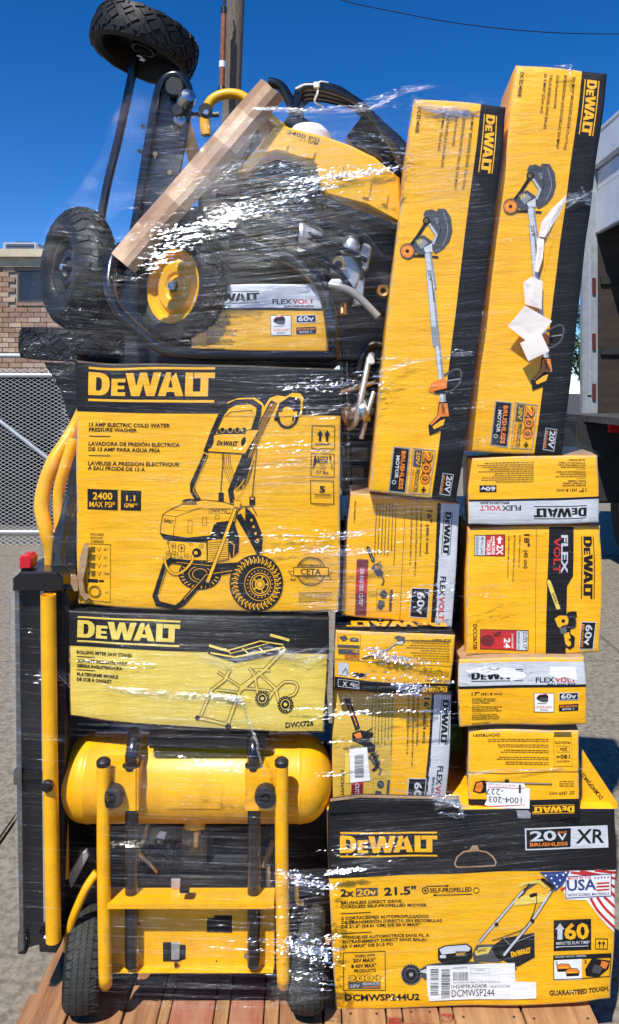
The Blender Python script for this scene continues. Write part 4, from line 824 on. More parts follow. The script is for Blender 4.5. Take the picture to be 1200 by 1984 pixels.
b = Carton('trimmer_carton', [(905, 885), (1164, 880), (1167, 1016), (906, 1020)], 0.0, 0.32, 'yellow and silver trimmer carton lying upside down under the tallest carton', yaw=9, cat='box', amp=0.004, seed=20, edge=[worn], group='string trimmer cartons')
b.xf = A2; b.part = 'header_band'; b.poly([(100, 372), (1074, 348), (1075, 368), (100, 388)], K, 0); b.poly([(98, 388), (1076, 366), (1080, 552), (98, 570)], Sv, 0)
b.xf = (1185, 1042.5, -3.53); b.logo(155, 203, 530, 200, 62, K, lv=1); b.text('FLEX', 618, 222, 752, 219, 34, K, 0.035, lv=1); b.text('VOLT', 756, 219, 908, 215, 34, Rd, 0.035); b.text('BRUSHLESS', 700, 246, 905, 242, 14, K, 0.04)
b.part = 'printed_lettering'; b.text('17"', 160, 342, 212, 340, 24, K, 0.03, lv=0); b.text('(431.8 mm)', 228, 338, 372, 335, 18, K, 0.02)
for i, t in enumerate(('60V MAX* BRUSHLESS', 'ATTACHMENT CAPABLE', 'STRING TRIMMER', '', 'RECORTADORA DE HILO SIN', 'ESCOBILLAS APTA PARA', 'ACCESORIOS DE 60 V MAX*', '', 'TAILLE-BORDURE SANS', 'BALAI COMPATIBLE AVEC', 'ACCESSOIRES 60 V MAX*')):
    y = 366 + i * 16.0
    if t: b.text(t, 162, y, 162 + len(t) * 9.4, y, 9.5, K, 0.03)
    else: b.line([(164, y - 3), (230, y - 4)], 2, K)
b.text('DCST972X1', 165, 550, 285, 548, 13, K, 0.02); b.part = 'badge'; b.poly([(788, 318), (908, 315), (908, 362), (788, 364)], K, 2); b.text('60v', 795, 354, 900, 352, 28, Sv, 0.05, lv=3)
b.part = 'fine_print'; b.fine(530, 385, 1, 0, 400, 10, 15, 6, Br, 1, 4)
b.done()
b = Carton('chainsaw_carton', [(905, 1021), (1169, 1018), (1169, 1269), (904, 1272)], 0.012, 0.32, 'square chainsaw carton with a black diagonal band and two red badges', yaw=8, cat='box', amp=0.004, seed=22, edge=[worn])
b.xf = A2; b.part = 'side_band'; b.poly([(690, 566), (873, 562), (868, 925), (825, 1000), (815, 1498), (666, 1498)], K, 0)
b.logo(950, 632, 943, 1090, 66, K, lv=1); b.text('FLEX', 780, 624, 780, 905, 46, Sv, 0.04, lv=1); b.text('VOLT', 724, 640, 724, 905, 48, Rd, 0.04)
b.part = 'printed_lettering'; b.line([(597, 575), (592, 1498)], 3, Br, 0); b.text('18"', 508, 618, 508, 708, 38, K, 0.03); b.text('(45 cm)', 506, 736, 508, 866, 28, K, 0.02)
b.text('60V MAX* CHAINSAW (Tool only)', 472, 625, 466, 855, 11, K, 0.01); b.text('MOTOSIERRA DE 60 V MAX* (Solo herramienta)', 434, 625, 424, 962, 11, K, 0.01); b.text('SCIE À CHAÎNE 60 V MAX* (outil seulement)', 392, 625, 386, 935, 11, K, 0.01); b.text('DCCS672B', 142, 1275, 140, 1465, 28, K, 0.015)
b.part = 'torque_badge'; b.poly([(142, 614), (370, 616), (368, 775), (140, 772)], K, 1); b.poly([(228, 620), (364, 622), (362, 770), (226, 768)], Rd, 2); b.poly([(146, 620), (224, 621), (222, 768), (145, 767)], Sv, 2); b.text('2X', 310, 692, 308, 765, 44, Wh, 0.04, lv=3); b.poly([(330, 626), (352, 652), (338, 652), (338, 682), (318, 682), (318, 652), (304, 652)], Wh)
b.text('MORE', 272, 668, 271, 762, 24, Wh, 0.03); b.text('TORQUE', 236, 648, 235, 765, 26, Wh, 0.03); b.text('40.9cc GAS', 190, 628, 189, 762, 20, K, 0.01); b.text('CHAINSAW', 152, 628, 151, 764, 22, K, 0.01); b.line([(286, 625), (286, 665)], 8, Wh); b.line([(270, 625), (270, 665)], 6, Wh)
b.part = 'cuts_badge'; b.poly([(192, 1312), (543, 1316), (540, 1470), (190, 1466)], K, 1); b.poly([(197, 1318), (450, 1320), (448, 1464), (195, 1461)], Rd, 2); b.poly([(456, 1322), (537, 1323), (535, 1464), (454, 1463)], Sv, 2); b.ell(245, 1400, 50, DR, ry=46, lv=3); b.poly([(280, 1350), (345, 1322), (340, 1360), (300, 1372)], DR, 3)
b.text('24', 366, 1376, 364, 1452, 42, Wh, 0.04, lv=3); b.text('ON ONE CHARGE', 420, 1345, 419, 1452, 12, Wh, 0.02); b.text('CUTS 17"', 503, 1326, 502, 1460, 26, K, 0.02); b.text('WHITE OAK LOG', 464, 1328, 463, 1458, 14, K, 0.02)
b.part = 'badge'; b.poly([(930, 1256), (1042, 1262), (1035, 1474), (920, 1466)], Sv, 1); b.poly([(935, 1262), (1036, 1267), (1029, 1468), (926, 1461)], K, 2); b.text('60v', 965, 1280, 960, 1440, 50, Sv, 0.035, lv=3); b.text('BRUSHLESS', 936, 1276, 932, 1450, 18, Or, 0.035)
b.part = 'chainsaw_picture'; b.poly([(672, 955), (680, 944), (698, 946), (712, 970), (784, 1165), (765, 1195), (745, 1175), (678, 990)], K, 2); b.poly([(677, 957), (683, 949), (696, 951), (708, 972), (777, 1162), (764, 1186), (750, 1172), (683, 990)], LY, 3); b.text('DeWALT', 712, 1048, 742, 1132, 18, K, 0.03, lv=4)
b.poly([(742, 1168), (780, 1160), (800, 1205), (760, 1215)], K, 3); b.poly([(726, 1225), (765, 1203), (830, 1200), (822, 1190), (860, 1180), (893, 1182), (897, 1215), (880, 1240), (893, 1275), (885, 1302), (850, 1310), (850, 1345), (885, 1370), (882, 1440), (848, 1462), (812, 1440), (775, 1350), (735, 1300)], K, 3)
b.poly([(733, 1232), (768, 1210), (822, 1212), (835, 1240), (830, 1275), (790, 1285), (772, 1300), (755, 1290)], Yl, 4); b.poly([(800, 1345), (838, 1332), (850, 1370), (855, 1430), (835, 1440), (812, 1415)], Yl, 4); b.ell(796, 1250, 14, K, lv=5); b.line([(828, 1225), (880, 1222), (885, 1290), (840, 1296), (800, 1290)], 9, DG, 5, spline=True); b.ell(795, 1320, 26, DG, ry=26, lv=5); b.ell(845, 1390, 9, K, lv=5)
for i in range(4): b.line([(778 + i * 12, 1300), (786 + i * 12, 1345)], 3, MG, 6)
b.done()
b = Carton('trimmer_carton', [(885, 1276), (1139, 1271), (1142, 1404), (891, 1411)], -0.008, 0.32, 'battered trimmer carton with its silver header torn white, under the chainsaw carton', yaw=8, cat='box', amp=0.006, seed=24, edge=[worn], group='string trimmer cartons', side=kraft)
b.xf = A4; b.part = 'header_band'; b.poly([(54, 84), (978, 66), (980, 232), (62, 252)], Sv, 0); b.poly([(60, 252), (980, 232), (980, 250), (62, 272)], K, 0); trimmer_panel(b)
b.part = 'torn_print'; b.poly([(100, 135), (250, 108), (330, 118), (345, 135), (380, 118), (470, 125), (480, 140), (530, 148), (560, 175), (535, 195), (440, 215), (432, 188), (380, 190), (345, 160), (250, 170), (200, 150), (150, 160)], Wh, 3); b.poly([(725, 102), (760, 112), (905, 104), (918, 195), (905, 205), (870, 190), (820, 178), (780, 192), (710, 165)], Wh, 3); b.poly([(530, 90), (560, 110), (600, 200), (560, 215), (545, 150)], Sv, 4); b.line([(540, 95), (552, 180), (600, 140)], 2.5, MG, 5)
b.done()
b = Carton('trimmer_carton', [(372, 550), (632, 550), (639, 694), (366, 692)], 0.06, 0.32, 'trimmer carton wedged behind the yellow hub wheel on top of the washer carton', cat='box', amp=0.004, seed=26, edge=[worn], group='string trimmer cartons')
b.xf = (351.5, 527, 3.5); b.part = 'header_band'; b.poly([(40, 82), (1000, 80), (1000, 245), (30, 245)], Sv, 0); b.poly([(30, 245), (1000, 245), (1005, 262), (30, 262)], K, 0); b.xf = (351.5, 527, 3.5); trimmer_panel(b); b.done()

# ---- hedge trimmer carton (upside down)
b = Carton('hedge_trimmer_carton', [(907, 1413), (1126, 1415), (1124, 1586), (908, 1588)], 0.0, 0.3, 'upside-down hedge trimmer carton with a white red-lined number sticker, on the mower carton', yaw=9, cat='box', amp=0.006, seed=28, edge=[worn], side=kraft)
b.xf = A4; b.part = 'header_band'; b.poly([(130, 1052), (930, 1046), (930, 1190), (130, 1198)], K, 0); b.logo(886, 1100, 592, 1098, 42, Yl, lv=1); b.text('20v', 276, 1112, 196, 1113, 30, Or, 0.03, lv=1); b.frame(178, 1098, 298, 1164, 4, Or, 1)
b.part = 'handle_hole'; b.poly([(436, 1188), (440, 1140), (455, 1122), (560, 1122), (580, 1140), (578, 1186), (500, 1195)], MG, 1)
b.part = 'fold_line'; b.line([(136, 862), (400, 868), (680, 852), (928, 850)], 5, Br, 0)
b.part = 'printed_lettering'; b.text('DCHT820P1', 357, 582, 165, 584, 20, K, 0.03, lv=0); b.text('22" (559 mm)', 888, 992, 712, 998, 22, K, 0.015); b.fine(885, 955, -1, 0, 120, 3, 16, 8, Br, 0, 9)
b.frame(748, 600, 878, 812, 2.5, Br); b.rect(750, 570, 876, 604, Br); b.text('PRODUCTS', 868, 634, 757, 636, 16, K, 0.02); b.frame(772, 668, 860, 710, 2.5, Br); b.text('20v', 845, 678, 790, 679, 24, K, 0.03); b.text('180+', 862, 728, 763, 730, 28, K, 0.03); b.text('WORKS WITH', 866, 768, 765, 770, 14, K, 0.02)
b.part = 'fine_print'
for y in (640, 680, 718, 768, 802): b.fine(708, y, -1, 0, 440, 2, 14, 7, Br, 0, y)
b.part = 'hedge_trimmer_picture'; b.line([(430, 930), (730, 937)], 14, Br, 1); b.line([(430, 928), (726, 934)], 6, MG, 2); b.poly([(170, 995), (188, 930), (240, 915), (300, 925), (395, 922), (400, 905), (425, 908), (435, 940), (300, 945), (262, 1000), (215, 1008)], K, 1); b.poly([(182, 990), (196, 938), (235, 924), (245, 960), (225, 1000)], Or, 2); b.poly([(250, 930), (330, 932), (380, 930), (300, 940)], Or, 2)
b.part = 'number_sticker'; b.poly([(266, 926), (535, 933), (545, 962), (574, 968), (570, 1108), (300, 1108), (252, 1086), (270, 1050)], Wh, 3); b.poly([(276, 958), (536, 965), (536, 970), (276, 963)], Rd, 4); b.poly([(285, 1094), (540, 1078), (540, 1082), (330, 1100), (285, 1102)], Rd, 4)
b.text('1004-203', 515, 1030, 284, 1026, 42, K, 0.0, lv=4); b.text('-227', 386, 972, 262, 970, 42, K, 0.0); b.text('1', 510, 942, 496, 942, 58, K, 0.0); b.text('RETURN', 470, 942, 290, 940, 7, Rd, 0.0)
b.done()

# ---- 16 inch chainsaw cartons
def saw16(b):
    b.part = 'printed_lettering'
    b.text('16"', 808, 250, 802, 352, 42, K, 0.03, lv=1); b.text('(406.4 mm)', 795, 372, 788, 615, 24, K, 0.02); b.text('DCCS670T1', 192, 170, 188, 350, 14, K, 0.02)
    for x, y0, y1, t in ((752, 240, 640, '60V MAX* BRUSHLESS CHAINSAW'), (712, 235, 800, 'MOTOSIERRA SIN ESCOBILLAS DE 60 V MAX* 2 Ah'), (672, 235, 705, 'SCIE À CHAÎNE SANS BALAI 60 V MAX* 2 Ah')): b.text(t, x, y0, x - 18, y1, 13, K, 0.02)
    b.part = 'fine_print'; b.fine(552, 200, -0.04, 1, 520, 7, 27, 9, Br, 1, 3)
    b.part = 'saw_picture'; b.poly([(298, 562), (312, 552), (328, 562), (372, 676), (352, 690), (340, 672)], K, 2); b.line([(316, 568), (358, 676)], 5, MG, 3); b.poly([(338, 738), (362, 700), (384, 696), (428, 672), (400, 702), (432, 706), (420, 745), (440, 762), (440, 790), (404, 806), (380, 790), (360, 750)], DG, 2); b.line([(424, 800), (446, 832), (436, 868), (424, 866)], 13, DG, 2)
    b.poly([(370, 712), (392, 710), (396, 735), (374, 740)], Or, 4)
    b.frame(382, 905, 488, 1098, 2.5, Br, 1); b.poly([(500, 912), (520, 913), (505, 1102), (485, 1100)], DG, 1); b.ell(442, 952, 30, DG, ry=36, lv=2); b.poly([(400, 1000), (448, 1010), (450, 1050), (420, 1090), (385, 1070)], DG, 2); b.line([(425, 935), (460, 960)], 5, MG, 3); b.line([(400, 1040), (440, 1035)], 5, MG, 3)
    b.part = 'faster_cuts_badge'; b.poly([(222, 660), (318, 663), (292, 1135), (197, 1130)], DR, 1); b.poly([(218, 735), (314, 738), (302, 950), (206, 948)], Rd, 2); b.text('2X FASTER CUTS*', 252, 735, 232, 1052, 30, Sv, 0.03, lv=3)
    b.part = 'badge'; b.poly([(672, 897), (824, 902), (806, 1152), (655, 1148)], Sv, 1); b.poly([(678, 903), (817, 908), (800, 1146), (662, 1142)], K, 2); b.text('60v', 725, 930, 715, 1120, 58, Sv, 0.04, lv=3)
    b.part = 'side_band'; b.text('FLEX', 912, 802, 902, 962, 44, K, 0.035, lv=1); b.text('VOLT', 902, 968, 894, 1165, 44, Rd, 0.035); b.text('BRUSHLESS', 872, 895, 860, 1150, 18, K, 0.035)
    b.logo(962, 264, 930, 625, 50, K, lv=1)
b = Carton('saw_carton', [(677, 953), (893, 976), (875, 1217), (660, 1195)], 0.035, 0.3, 'chainsaw carton standing on end with a grey side band, below the lower edger carton', yaw=3, cat='box', amp=0.006, seed=31, edge=[worn], group='upended chainsaw cartons', side=kraft)
b.xf = A1; b.part = 'side_band'; b.poly([(895, 190), (925, 192), (870, 1230), (832, 1226)], K, 0); b.poly([(920, 192), (1090, 200), (1008, 1240), (865, 1232)], Sv, 0); b.part = 'fold_line'; b.line([(622, 190), (600, 640), (575, 1180)], 4, Br, 0); saw16(b); b.done()
b = Carton('saw_carton', [(642, 1338), (876, 1346), (866, 1559), (643, 1553)], 0.035, 0.3, 'lower chainsaw carton on end with a white barcode sticker, on the mower carton', yaw=2, cat='box', amp=0.006, seed=33, edge=[worn], group='upended chainsaw cartons', side=kraft)
b.xf = A3; b.part = 'side_band'; b.poly([(935, 600), (962, 600), (888, 1545), (858, 1540)], K, 0); b.poly([(955, 600), (1100, 600), (1056, 1545), (882, 1540)], Sv, 0)
dull_y = card('dull_yellow_print', (0.62, 0.42, 0.06), (0.55, 0.34, 0.04), wear=0.1)
b.part = 'dusty_half'; b.poly([(95, 590), (622, 590), (570, 1525), (95, 1515)], dull_y, 0)  # duller half: look of the brownish film put into the print colour
b.xf = (630.5, 1292, 4.2); saw16(b)
b.xf = A3; b.part = 'saw_picture'; b.poly([(190, 660), (240, 660), (330, 900), (290, 925)], K, 3); b.line([(225, 690), (300, 880)], 6, Or, 4); b.poly([(262, 940), (330, 915), (380, 925), (440, 890), (400, 930), (442, 938), (430, 980), (405, 1000), (455, 1040), (450, 1090), (400, 1100), (350, 1040), (262, 1000)], K, 4); b.poly([(275, 950), (330, 930), (345, 975), (300, 985)], Or, 5); b.line([(425, 1100), (460, 1160), (470, 1215), (430, 1250)], 26, K, 4)
b.text('DCCS670T1', 170, 1240, 166, 1466, 22, K, 0.02, lv=3)
b.part = 'barcode_sticker'; b.poly([(205, 1098), (240, 1095), (240, 1345), (205, 1350)], LY, 6); b.poly([(240, 1065), (385, 1052), (412, 1330), (245, 1345)], Wh, 7)
r_ = random.Random(9); y = 1115
while y < 1305: h_ = r_.choice((2, 3, 5)); b.poly([(282, y), (356, y - 4), (357, y + h_ - 4), (283, y + h_)], DG, 8); y += h_ + r_.choice((2.5, 3.5, 5))
b.done()
# ---- grass trimmer carton lying between them
b = Carton('grass_trimmer_carton', [(648, 1219), (882, 1230), (874, 1348), (642, 1340)], -0.02, 0.32, 'low carton lying upside down with crumpled shiny film, between the upended chainsaw cartons', yaw=2, cat='box', amp=0.006, seed=35, edge=[worn], top=K, side=Yl)
b.xf = A3; b.part = 'header_band'; b.poly([(95, 497), (1095, 552), (1090, 640), (90, 604)], K, 0); b.logo(1072, 584, 848, 576, 40, Yl, lv=1); b.text('20v', 308, 548, 232, 544, 30, Sv, 0.03, lv=1); b.text('XR', 208, 540, 136, 536, 34, Sv, 0.03); b.frame(128, 520, 312, 582, 4, Sv, 1, sk=0.03)
b.part = 'fold_line'; b.line([(100, 330), (600, 360), (1105, 392)], 4, Br, 0)
b.part = 'printed_lettering'; b.text('DCST922P1', 1088, 162, 932, 156, 18, K, 0.03, lv=1); b.text('14" (355.6 mm)', 1075, 515, 880, 505, 22, K, 0.02); b.fine(1075, 185, -1, -.04, 370, 9, -0.1, 7, Br, 1, 2); 
for i in range(9): b.fine(1072, 180 + i * 21, -1, -.04, 350, 1, 14, 7, Br, 1, i)
for i in range(3): b.fine(1075, 445 + i * 18, -1, -.04, 240, 1, 14, 8, Br, 1, i + 20)
b.frame(135, 112, 330, 225, 2.5, Br, 1, sk=0.03); b.rect(135, 200, 322, 222, DG, sk=0.03); b.poly([(145, 135), (200, 122), (224, 150), (178, 172)], DG, 2); b.poly([(236, 150), (270, 138), (315, 148), (312, 172), (240, 170)], DG, 2)
b.text('200', 322, 292, 190, 286, 34, K, 0.08, lv=2); b.text('200', 322, 292, 190, 286, 34, Or, 0.03, lv=3); b.rect(140, 238, 320, 280, DG, 1, sk=.03); b.text('20v', 315, 252, 262, 250, 20, Yl, 0.02, lv=2); b.poly([(135, 360), (225, 365), (222, 484), (132, 478)], Sv, 1); b.line([(165, 470), (200, 410), (215, 470)], 8, K, 2); b.rect(258, 445, 372, 484, K, 1, sk=.03)
b.part = 'grass_trimmer_picture'; b.line([(340, 322), (440, 285), (560, 235), (650, 175)], 12, DG, 2); b.line([(460, 278), (560, 235), (640, 180)], 5, Wh, 3); b.ring(450, 282, 20, 6, Br, lv=3); b.poly([(610, 135), (650, 125), (705, 140), (700, 180), (670, 190), (645, 165)], DG, 3); b.poly([(630, 180), (690, 170), (680, 200), (640, 195)], Sv, 4)
gt = b.done()
# big yellow letters on its black top, seen from above
m = MB(); zt = P(760, 1222, -0.02).z
x0, x1 = P(868, 1222, 0).x, P(672, 1222, 0).x
for pl in LOGO:
    pts = [Vector((x0 + (x1 - x0) * p[0] / LOGO_W, 0.030 - 0.045 * p[1] + 0.02, zt + 0.003)) for p in pl]
    tri = tessellate_polygon([[Vector((q.x, q.y, 0)) for q in pts]]); m.add(pts, [tuple(t) for t in tri])
m.build('logo', Yl, gt)
# ================================================ MACHINES
def cyl_frame(c, axis):
    c = Vector(c); ax = Vector(axis).normalized(); u = ax.cross(Vector((0, 0, 1)) if abs(ax.z) < 0.9 else Vector((1, 0, 0))).normalized(); return c, ax, u, ax.cross(u)
def surf(fr, th, h, r):
    c, ax, u, v = fr; return c + (u * math.cos(th) + v * math.sin(th)) * r + ax * h
def crown_r(R_, W_, h, rnd_):   # tread profile: how far out the carcass lies at h
    t = abs(h) / (W_ / 2); return R_ - rnd_ * R_ * t ** 2.4
def block(mb, fr, poly, R_, W_, t, rnd_):
    """raised tread block: poly of (theta,h)"""
    c_ = (sum(p[0] for p in poly) / len(poly), sum(p[1] for p in poly) / len(poly)); n = len(poly)
    lo = [surf(fr, a, h, crown_r(R_, W_, h, rnd_) - 0.001) for a, h in poly]; hi = [surf(fr, a + (c_[0] - a) * .08, h + (c_[1] - h) * .08, crown_r(R_, W_, h, rnd_) + t) for a, h in poly]
    mb.add(lo + hi, [tuple(n + i for i in range(n))] + [(i, (i + 1) % n, n + (i + 1) % n, n + i) for i in range(n)])
def wheel(parent, c, axis, R_, W_, rim_r, rim_mat, style, rnd_=0.12, dish=0.3, label=None, tmat=None, cap=None, closed=True):
    """wheel > tyre, tread, hub"""
    fr = cyl_frame(c, axis); ax = fr[1]
    rim = MB(); d = W_ / 2
    if closed:
        rim.lathe(fr[0], ax, [(0.0001, d * .45), (rim_r * .16, d * .45), (rim_r * .17, d * .62), (rim_r * .22, d * .62), (rim_r * .27, d * .40), (rim_r * .34, d * .36), (rim_r * .40, d * .52), (rim_r * .62, d * .56), (rim_r * .74, d * .30), (rim_r * .86, d * .32), (rim_r * .93, d * .70), (rim_r, d * .74), (rim_r * 1.0, -d * .7), (0.0001, -d * .5)], 48)
    else:
        rim.lathe(fr[0], ax, [(0.0001, -d * .1), (rim_r * .2, -d * .1), (rim_r * .25, d * .35), (rim_r * .3, d * .35), (rim_r * .34, -d * .3), (rim_r * .9, -d * .35), (rim_r, d * .8), (rim_r * 1.02, -d * .8), (0.0001, -d * .6)], 48)
    w_ = rim.build('wheel', rim_mat, parent, smooth=True, label=label, ang=30)
    ty = MB(); pr = []
    n = 7; shoulder = crown_r(R_, W_, d, rnd_)
    pr.append((rim_r * .99, -d * .72)); pr.append((rim_r * 1.06, -d * .86)); pr.append((rim_r + (shoulder - rim_r) * .5, -d * 1.03)); pr.append((shoulder * .97, -d * 1.02))
    for i in range(n): h = -d * .96 + 2 * d * .96 * i / (n - 1); pr.append((crown_r(R_, W_, h, rnd_), h))
    pr += [(shoulder * .97, d * 1.02), (rim_r + (shoulder - rim_r) * .5, d * 1.03), (rim_r * 1.06, d * .86), (rim_r * .99, d * .72)]
    ty.lathe(fr[0], ax, pr, 64); ty.build('tyre', rubber, w_, smooth=True, ang=35)
    tb = MB(); t = R_ * .028
    if style == 'zigzag':
        ribs = 5; N = 150
        for r_ in range(ribs):
            h0 = -W_ * .44 + W_ * .88 * r_ / ribs + W_ * .012; h1 = -W_ * .44 + W_ * .88 * (r_ + 1) / ribs - W_ * .012
            for i in range(N):
                a0, a1 = 2 * math.pi * i / N, 2 * math.pi * (i + 1) / N; z0 = (W_ * .022 if i % 2 else -W_ * .022); z1 = -z0
                if r_ in (0, 4) and i % 4 == 0: continue
                q = [(a0, h0 + z0), (a1, h0 + z1), (a1, h1 + z1), (a0, h1 + z0)]; rr = [crown_r(R_, W_, x[1], rnd_) for x in q]
                lo = [surf(fr, a, h, r - .001) for (a, h), r in zip(q, rr)]; hi = [surf(fr, a, h, r + t * .8) for (a, h), r in zip(q, rr)]
                tb.add(lo + hi, [(4, 5, 6, 7), (0, 1, 5, 4), (2, 3, 7, 6), (1, 2, 6, 5), (3, 0, 4, 7)])
    elif style == 'lug':
        N = 26
        for i in range(N):
            a = 2 * math.pi * i / N; s_ = 2 * math.pi / N
            block(tb, fr, [(a - s_ * .1, 0), (a + s_ * .30, -W_ * .10), (a + s_ * .62, 0), (a + s_ * .30, W_ * .10)], R_, W_, t, rnd_)
            for g_ in (1, -1):
                b0 = a + (s_ * .5 if g_ > 0 else 0)
                block(tb, fr, [(b0 - s_ * .3, g_ * W_ * .15), (b0 + s_ * .2, g_ * W_ * .13), (b0 + s_ * .38, g_ * W_ * .26), (b0 - s_ * .15, g_ * W_ * .30)], R_, W_, t, rnd_)
                block(tb, fr, [(b0 - s_ * .1, g_ * W_ * .33), (b0 + s_ * .42, g_ * W_ * .30), (b0 + s_ * .45, g_ * W_ * .49), (b0 - s_ * .02, g_ * W_ * .49)], R_, W_, t, rnd_)
    else:   # crossed bars, wide diamonds
        N = 16
        for i in range(N):
            a = 2 * math.pi * i / N; s_ = 2 * math.pi / N
            block(tb, fr, [(a - s_ * .30, 0), (a, -W_ * .17), (a + s_ * .30, 0), (a, W_ * .17)], R_, W_, t, rnd_)
            for g_ in (1, -1):
                block(tb, fr, [(a + s_ * .02, g_ * W_ * .20), (a + s_ * .40, g_ * W_ * .02), (a + s_ * .52, g_ * W_ * .10), (a + s_ * .14, g_ * W_ * .30)], R_, W_, t, rnd_)
                block(tb, fr, [(a + s_ * .20, g_ * W_ * .32), (a + s_ * .55, g_ * W_ * .15), (a + s_ * .88, g_ * W_ * .32), (a + s_ * .60, g_ * W_ * .36), (a + s_ * .60, g_ * W_ * .48), (a + s_ * .45, g_ * W_ * .48), (a + s_ * .45, g_ * W_ * .36)], R_, W_, t, rnd_)
                block(tb, fr, [(a - s_ * .30, g_ * W_ * .40), (a + s_ * .10, g_ * W_ * .34), (a + s_ * .12, g_ * W_ * .49), (a - s_ * .30, g_ * W_ * .49)], R_, W_, t, rnd_)
    o = tb.build('tread', tmat or rubber, w_, kind='stuff')
    hb = MB(); hb.disc(fr[0] + ax * d * .44, ax, rim_r * .13, d * .45, 16, 0.002); hb.build('axle_nut', cap or steel, w_, smooth=True)
    return w_
# ---- twin-wheel washer lying on its side (upper left)
wa = thing('pressure_washer', P(240, 690, 0.25), 'overturned black machine frame with a wheel sticking up highest on the load', 'pressure washer', 'pressure washers on top of the cartons')
axA = (-0.30, -0.06, -0.95)
cT = P(281, 88, 0.22); wheel(wa, cT, axA, 0.142, 0.088, 0.108, black_m, 'cross', 0.05, closed=False)
cB = P(152, 668, 0.20); wheel(wa, cB, (-0.05, 0.07, -1), 0.147, 0.080, 0.108, black_m, 'cross', 0.05, closed=False)
m = MB(); m.ptube([(264, 108), (232, 260), (200, 400), (160, 655)], 8.5, 0.22, smooth=True, seg=16); m.build('axle', black_p, wa, smooth=True)
m = MB(); m.prism([(300, 205), (308, 168), (322, 150), (340, 146), (356, 152), (364, 170), (360, 200), (340, 330), (318, 430), (292, 520), (255, 520), (275, 380)], 0.10, 0.16, 0.006); m.build('side_plate', black_p, wa)
m = MB(); m.ptube([(248, 520, .09), (268, 400, .09), (290, 265, .09), (305, 185, .09), (318, 155, .09), (340, 145, .09), (358, 158, .09), (366, 190, .09), (352, 280, .09), (330, 400, .09)], 9, 0.09, seg=12); m.build('frame_tube', black_p, wa, smooth=True)
m = MB(); m.disc(P(340, 172, .085), (0, -1, 0), 0.024, 0.018, 24, .003); m.disc(P(352, 220, .085), (-.2, -1, 0), 0.017, 0.03, 20, .003); m.build('bearing_cap', black_m, wa, smooth=True)
m = MB(); m.disc(P(345, 246, .10), (0.3, -1, 0.2), 0.016, 0.04, 18, .002); m.lathe(P(356, 206, .08), (0.4, -.8, .3), [(0.0001, 0), (.02, 0), (.023, .02), (.018, .045), (.0001, .05)], 20); m.build('shaft_end', steel, wa, smooth=True)
for q in ((302, 300), (278, 246), (272, 294), (330, 335)):
    m = MB(); m.disc(P(q[0], q[1], .097), (0, -1, 0), 0.006, 0.008, 12); m.build('bolt', black_m if q[0] < 300 else brass, wa)
m = MB(); m.ptube([(352, 218, .12), (372, 290, .16), (392, 380, .2)], 13, .16, seg=10); m.ptube([(335, 300, .16), (362, 400, .2)], 9, .16); m.build('crossbar', plast_y, wa, smooth=True)
m = MB(); m.disc(P(400, 218, .08), (0, -1, 0), 0.016, 0.025, 20, .002); m.build('clamp_knob', black_m, wa, smooth=True); m = MB(); m.disc(P(400, 218, .056), (0, -1, 0), 0.007, 0.004, 6); m.build('clamp_bolt', steel, wa)
m = MB(); m.ptube([(330, 222, .12), (400, 222, .12), (425, 222, .12)], 5, .12, seg=8); m.build('clamp_rod', black_p, wa, smooth=True)

# ---- yellow-shrouded washer
wb = thing('pressure_washer', P(500, 690, 0.1), 'yellow-shrouded pressure washer with a bright yellow wheel hub under streaky film', 'pressure washer', 'pressure washers on top of the cartons')
wheel(wb, P(350, 557, 0.11), (-0.60, -0.80, 0.02), 0.142, 0.078, 0.095, plast_y, 'lug', 0.10)
wheel(wb, P(150, 521, 0.20), (-0.77, -0.64, 0.03), 0.160, 0.105, 0.075, black_m, 'lug', 0.20)
m = MB(); m.ptube([(236, 478, .06), (218, 505, .03), (213, 560, .0), (232, 605, .0), (280, 650, .0), (330, 680, 0), (450, 688, .02), (648, 690, .05)], 11, 0, seg=14); m.build('front_frame', black_p, wb, smooth=True)
m = MB(); m.ptube([(425, 452, .1), (500, 478, .08), (575, 508, .06), (620, 548, .05), (638, 600, .05), (645, 650, .05), (650, 692, .08)], 13, .05, seg=14); m.build('rear_frame', black_p, wb, smooth=True)
m = MB(); m.ptube([(520, 160, .25), (545, 168, .25), (565, 205, .25), (580, 260, .25), (600, 300, .28)], 10, .25, seg=12); m.build('handle_loop', black_p, wb, smooth=True)
m = MB(); m.ptube([(400, 262, .2), (398, 225, .2), (410, 195, .2), (440, 182, .2), (475, 190, .2), (520, 235, .2), (560, 280, .2)], 10, .2, seg=12); m.build('yellow_bar', plast_y, wb, smooth=True)
cover = [(503, 224), (517, 210), (560, 246), (633, 264), (673, 278), (727, 304), (775, 344), (777, 432), (710, 398), (633, 378), (624, 364), (613, 322), (588, 309), (537, 294), (515, 300), (478, 333), (461, 332), (468, 318), (533, 244), (517, 228), (500, 245)]
m = MB(); m.prism(cover, 0.035, 0.28, 0.006); cv = m.build('shroud', plast_y, wb)
m = MB()
for (x, y, w_, h_) in ((545, 276, 14, 18), (598, 290, 14, 18), (655, 318, 12, 26), (708, 350, 12, 34), (745, 372, 9, 26)): m.prism([(x, y), (x + w_, y + 3), (x + w_ - 5, y + h_), (x - 5, y + h_ - 3)], 0.030, 0.036, 0.001)
m.build('rib', plast_y, cv, kind='stuff')
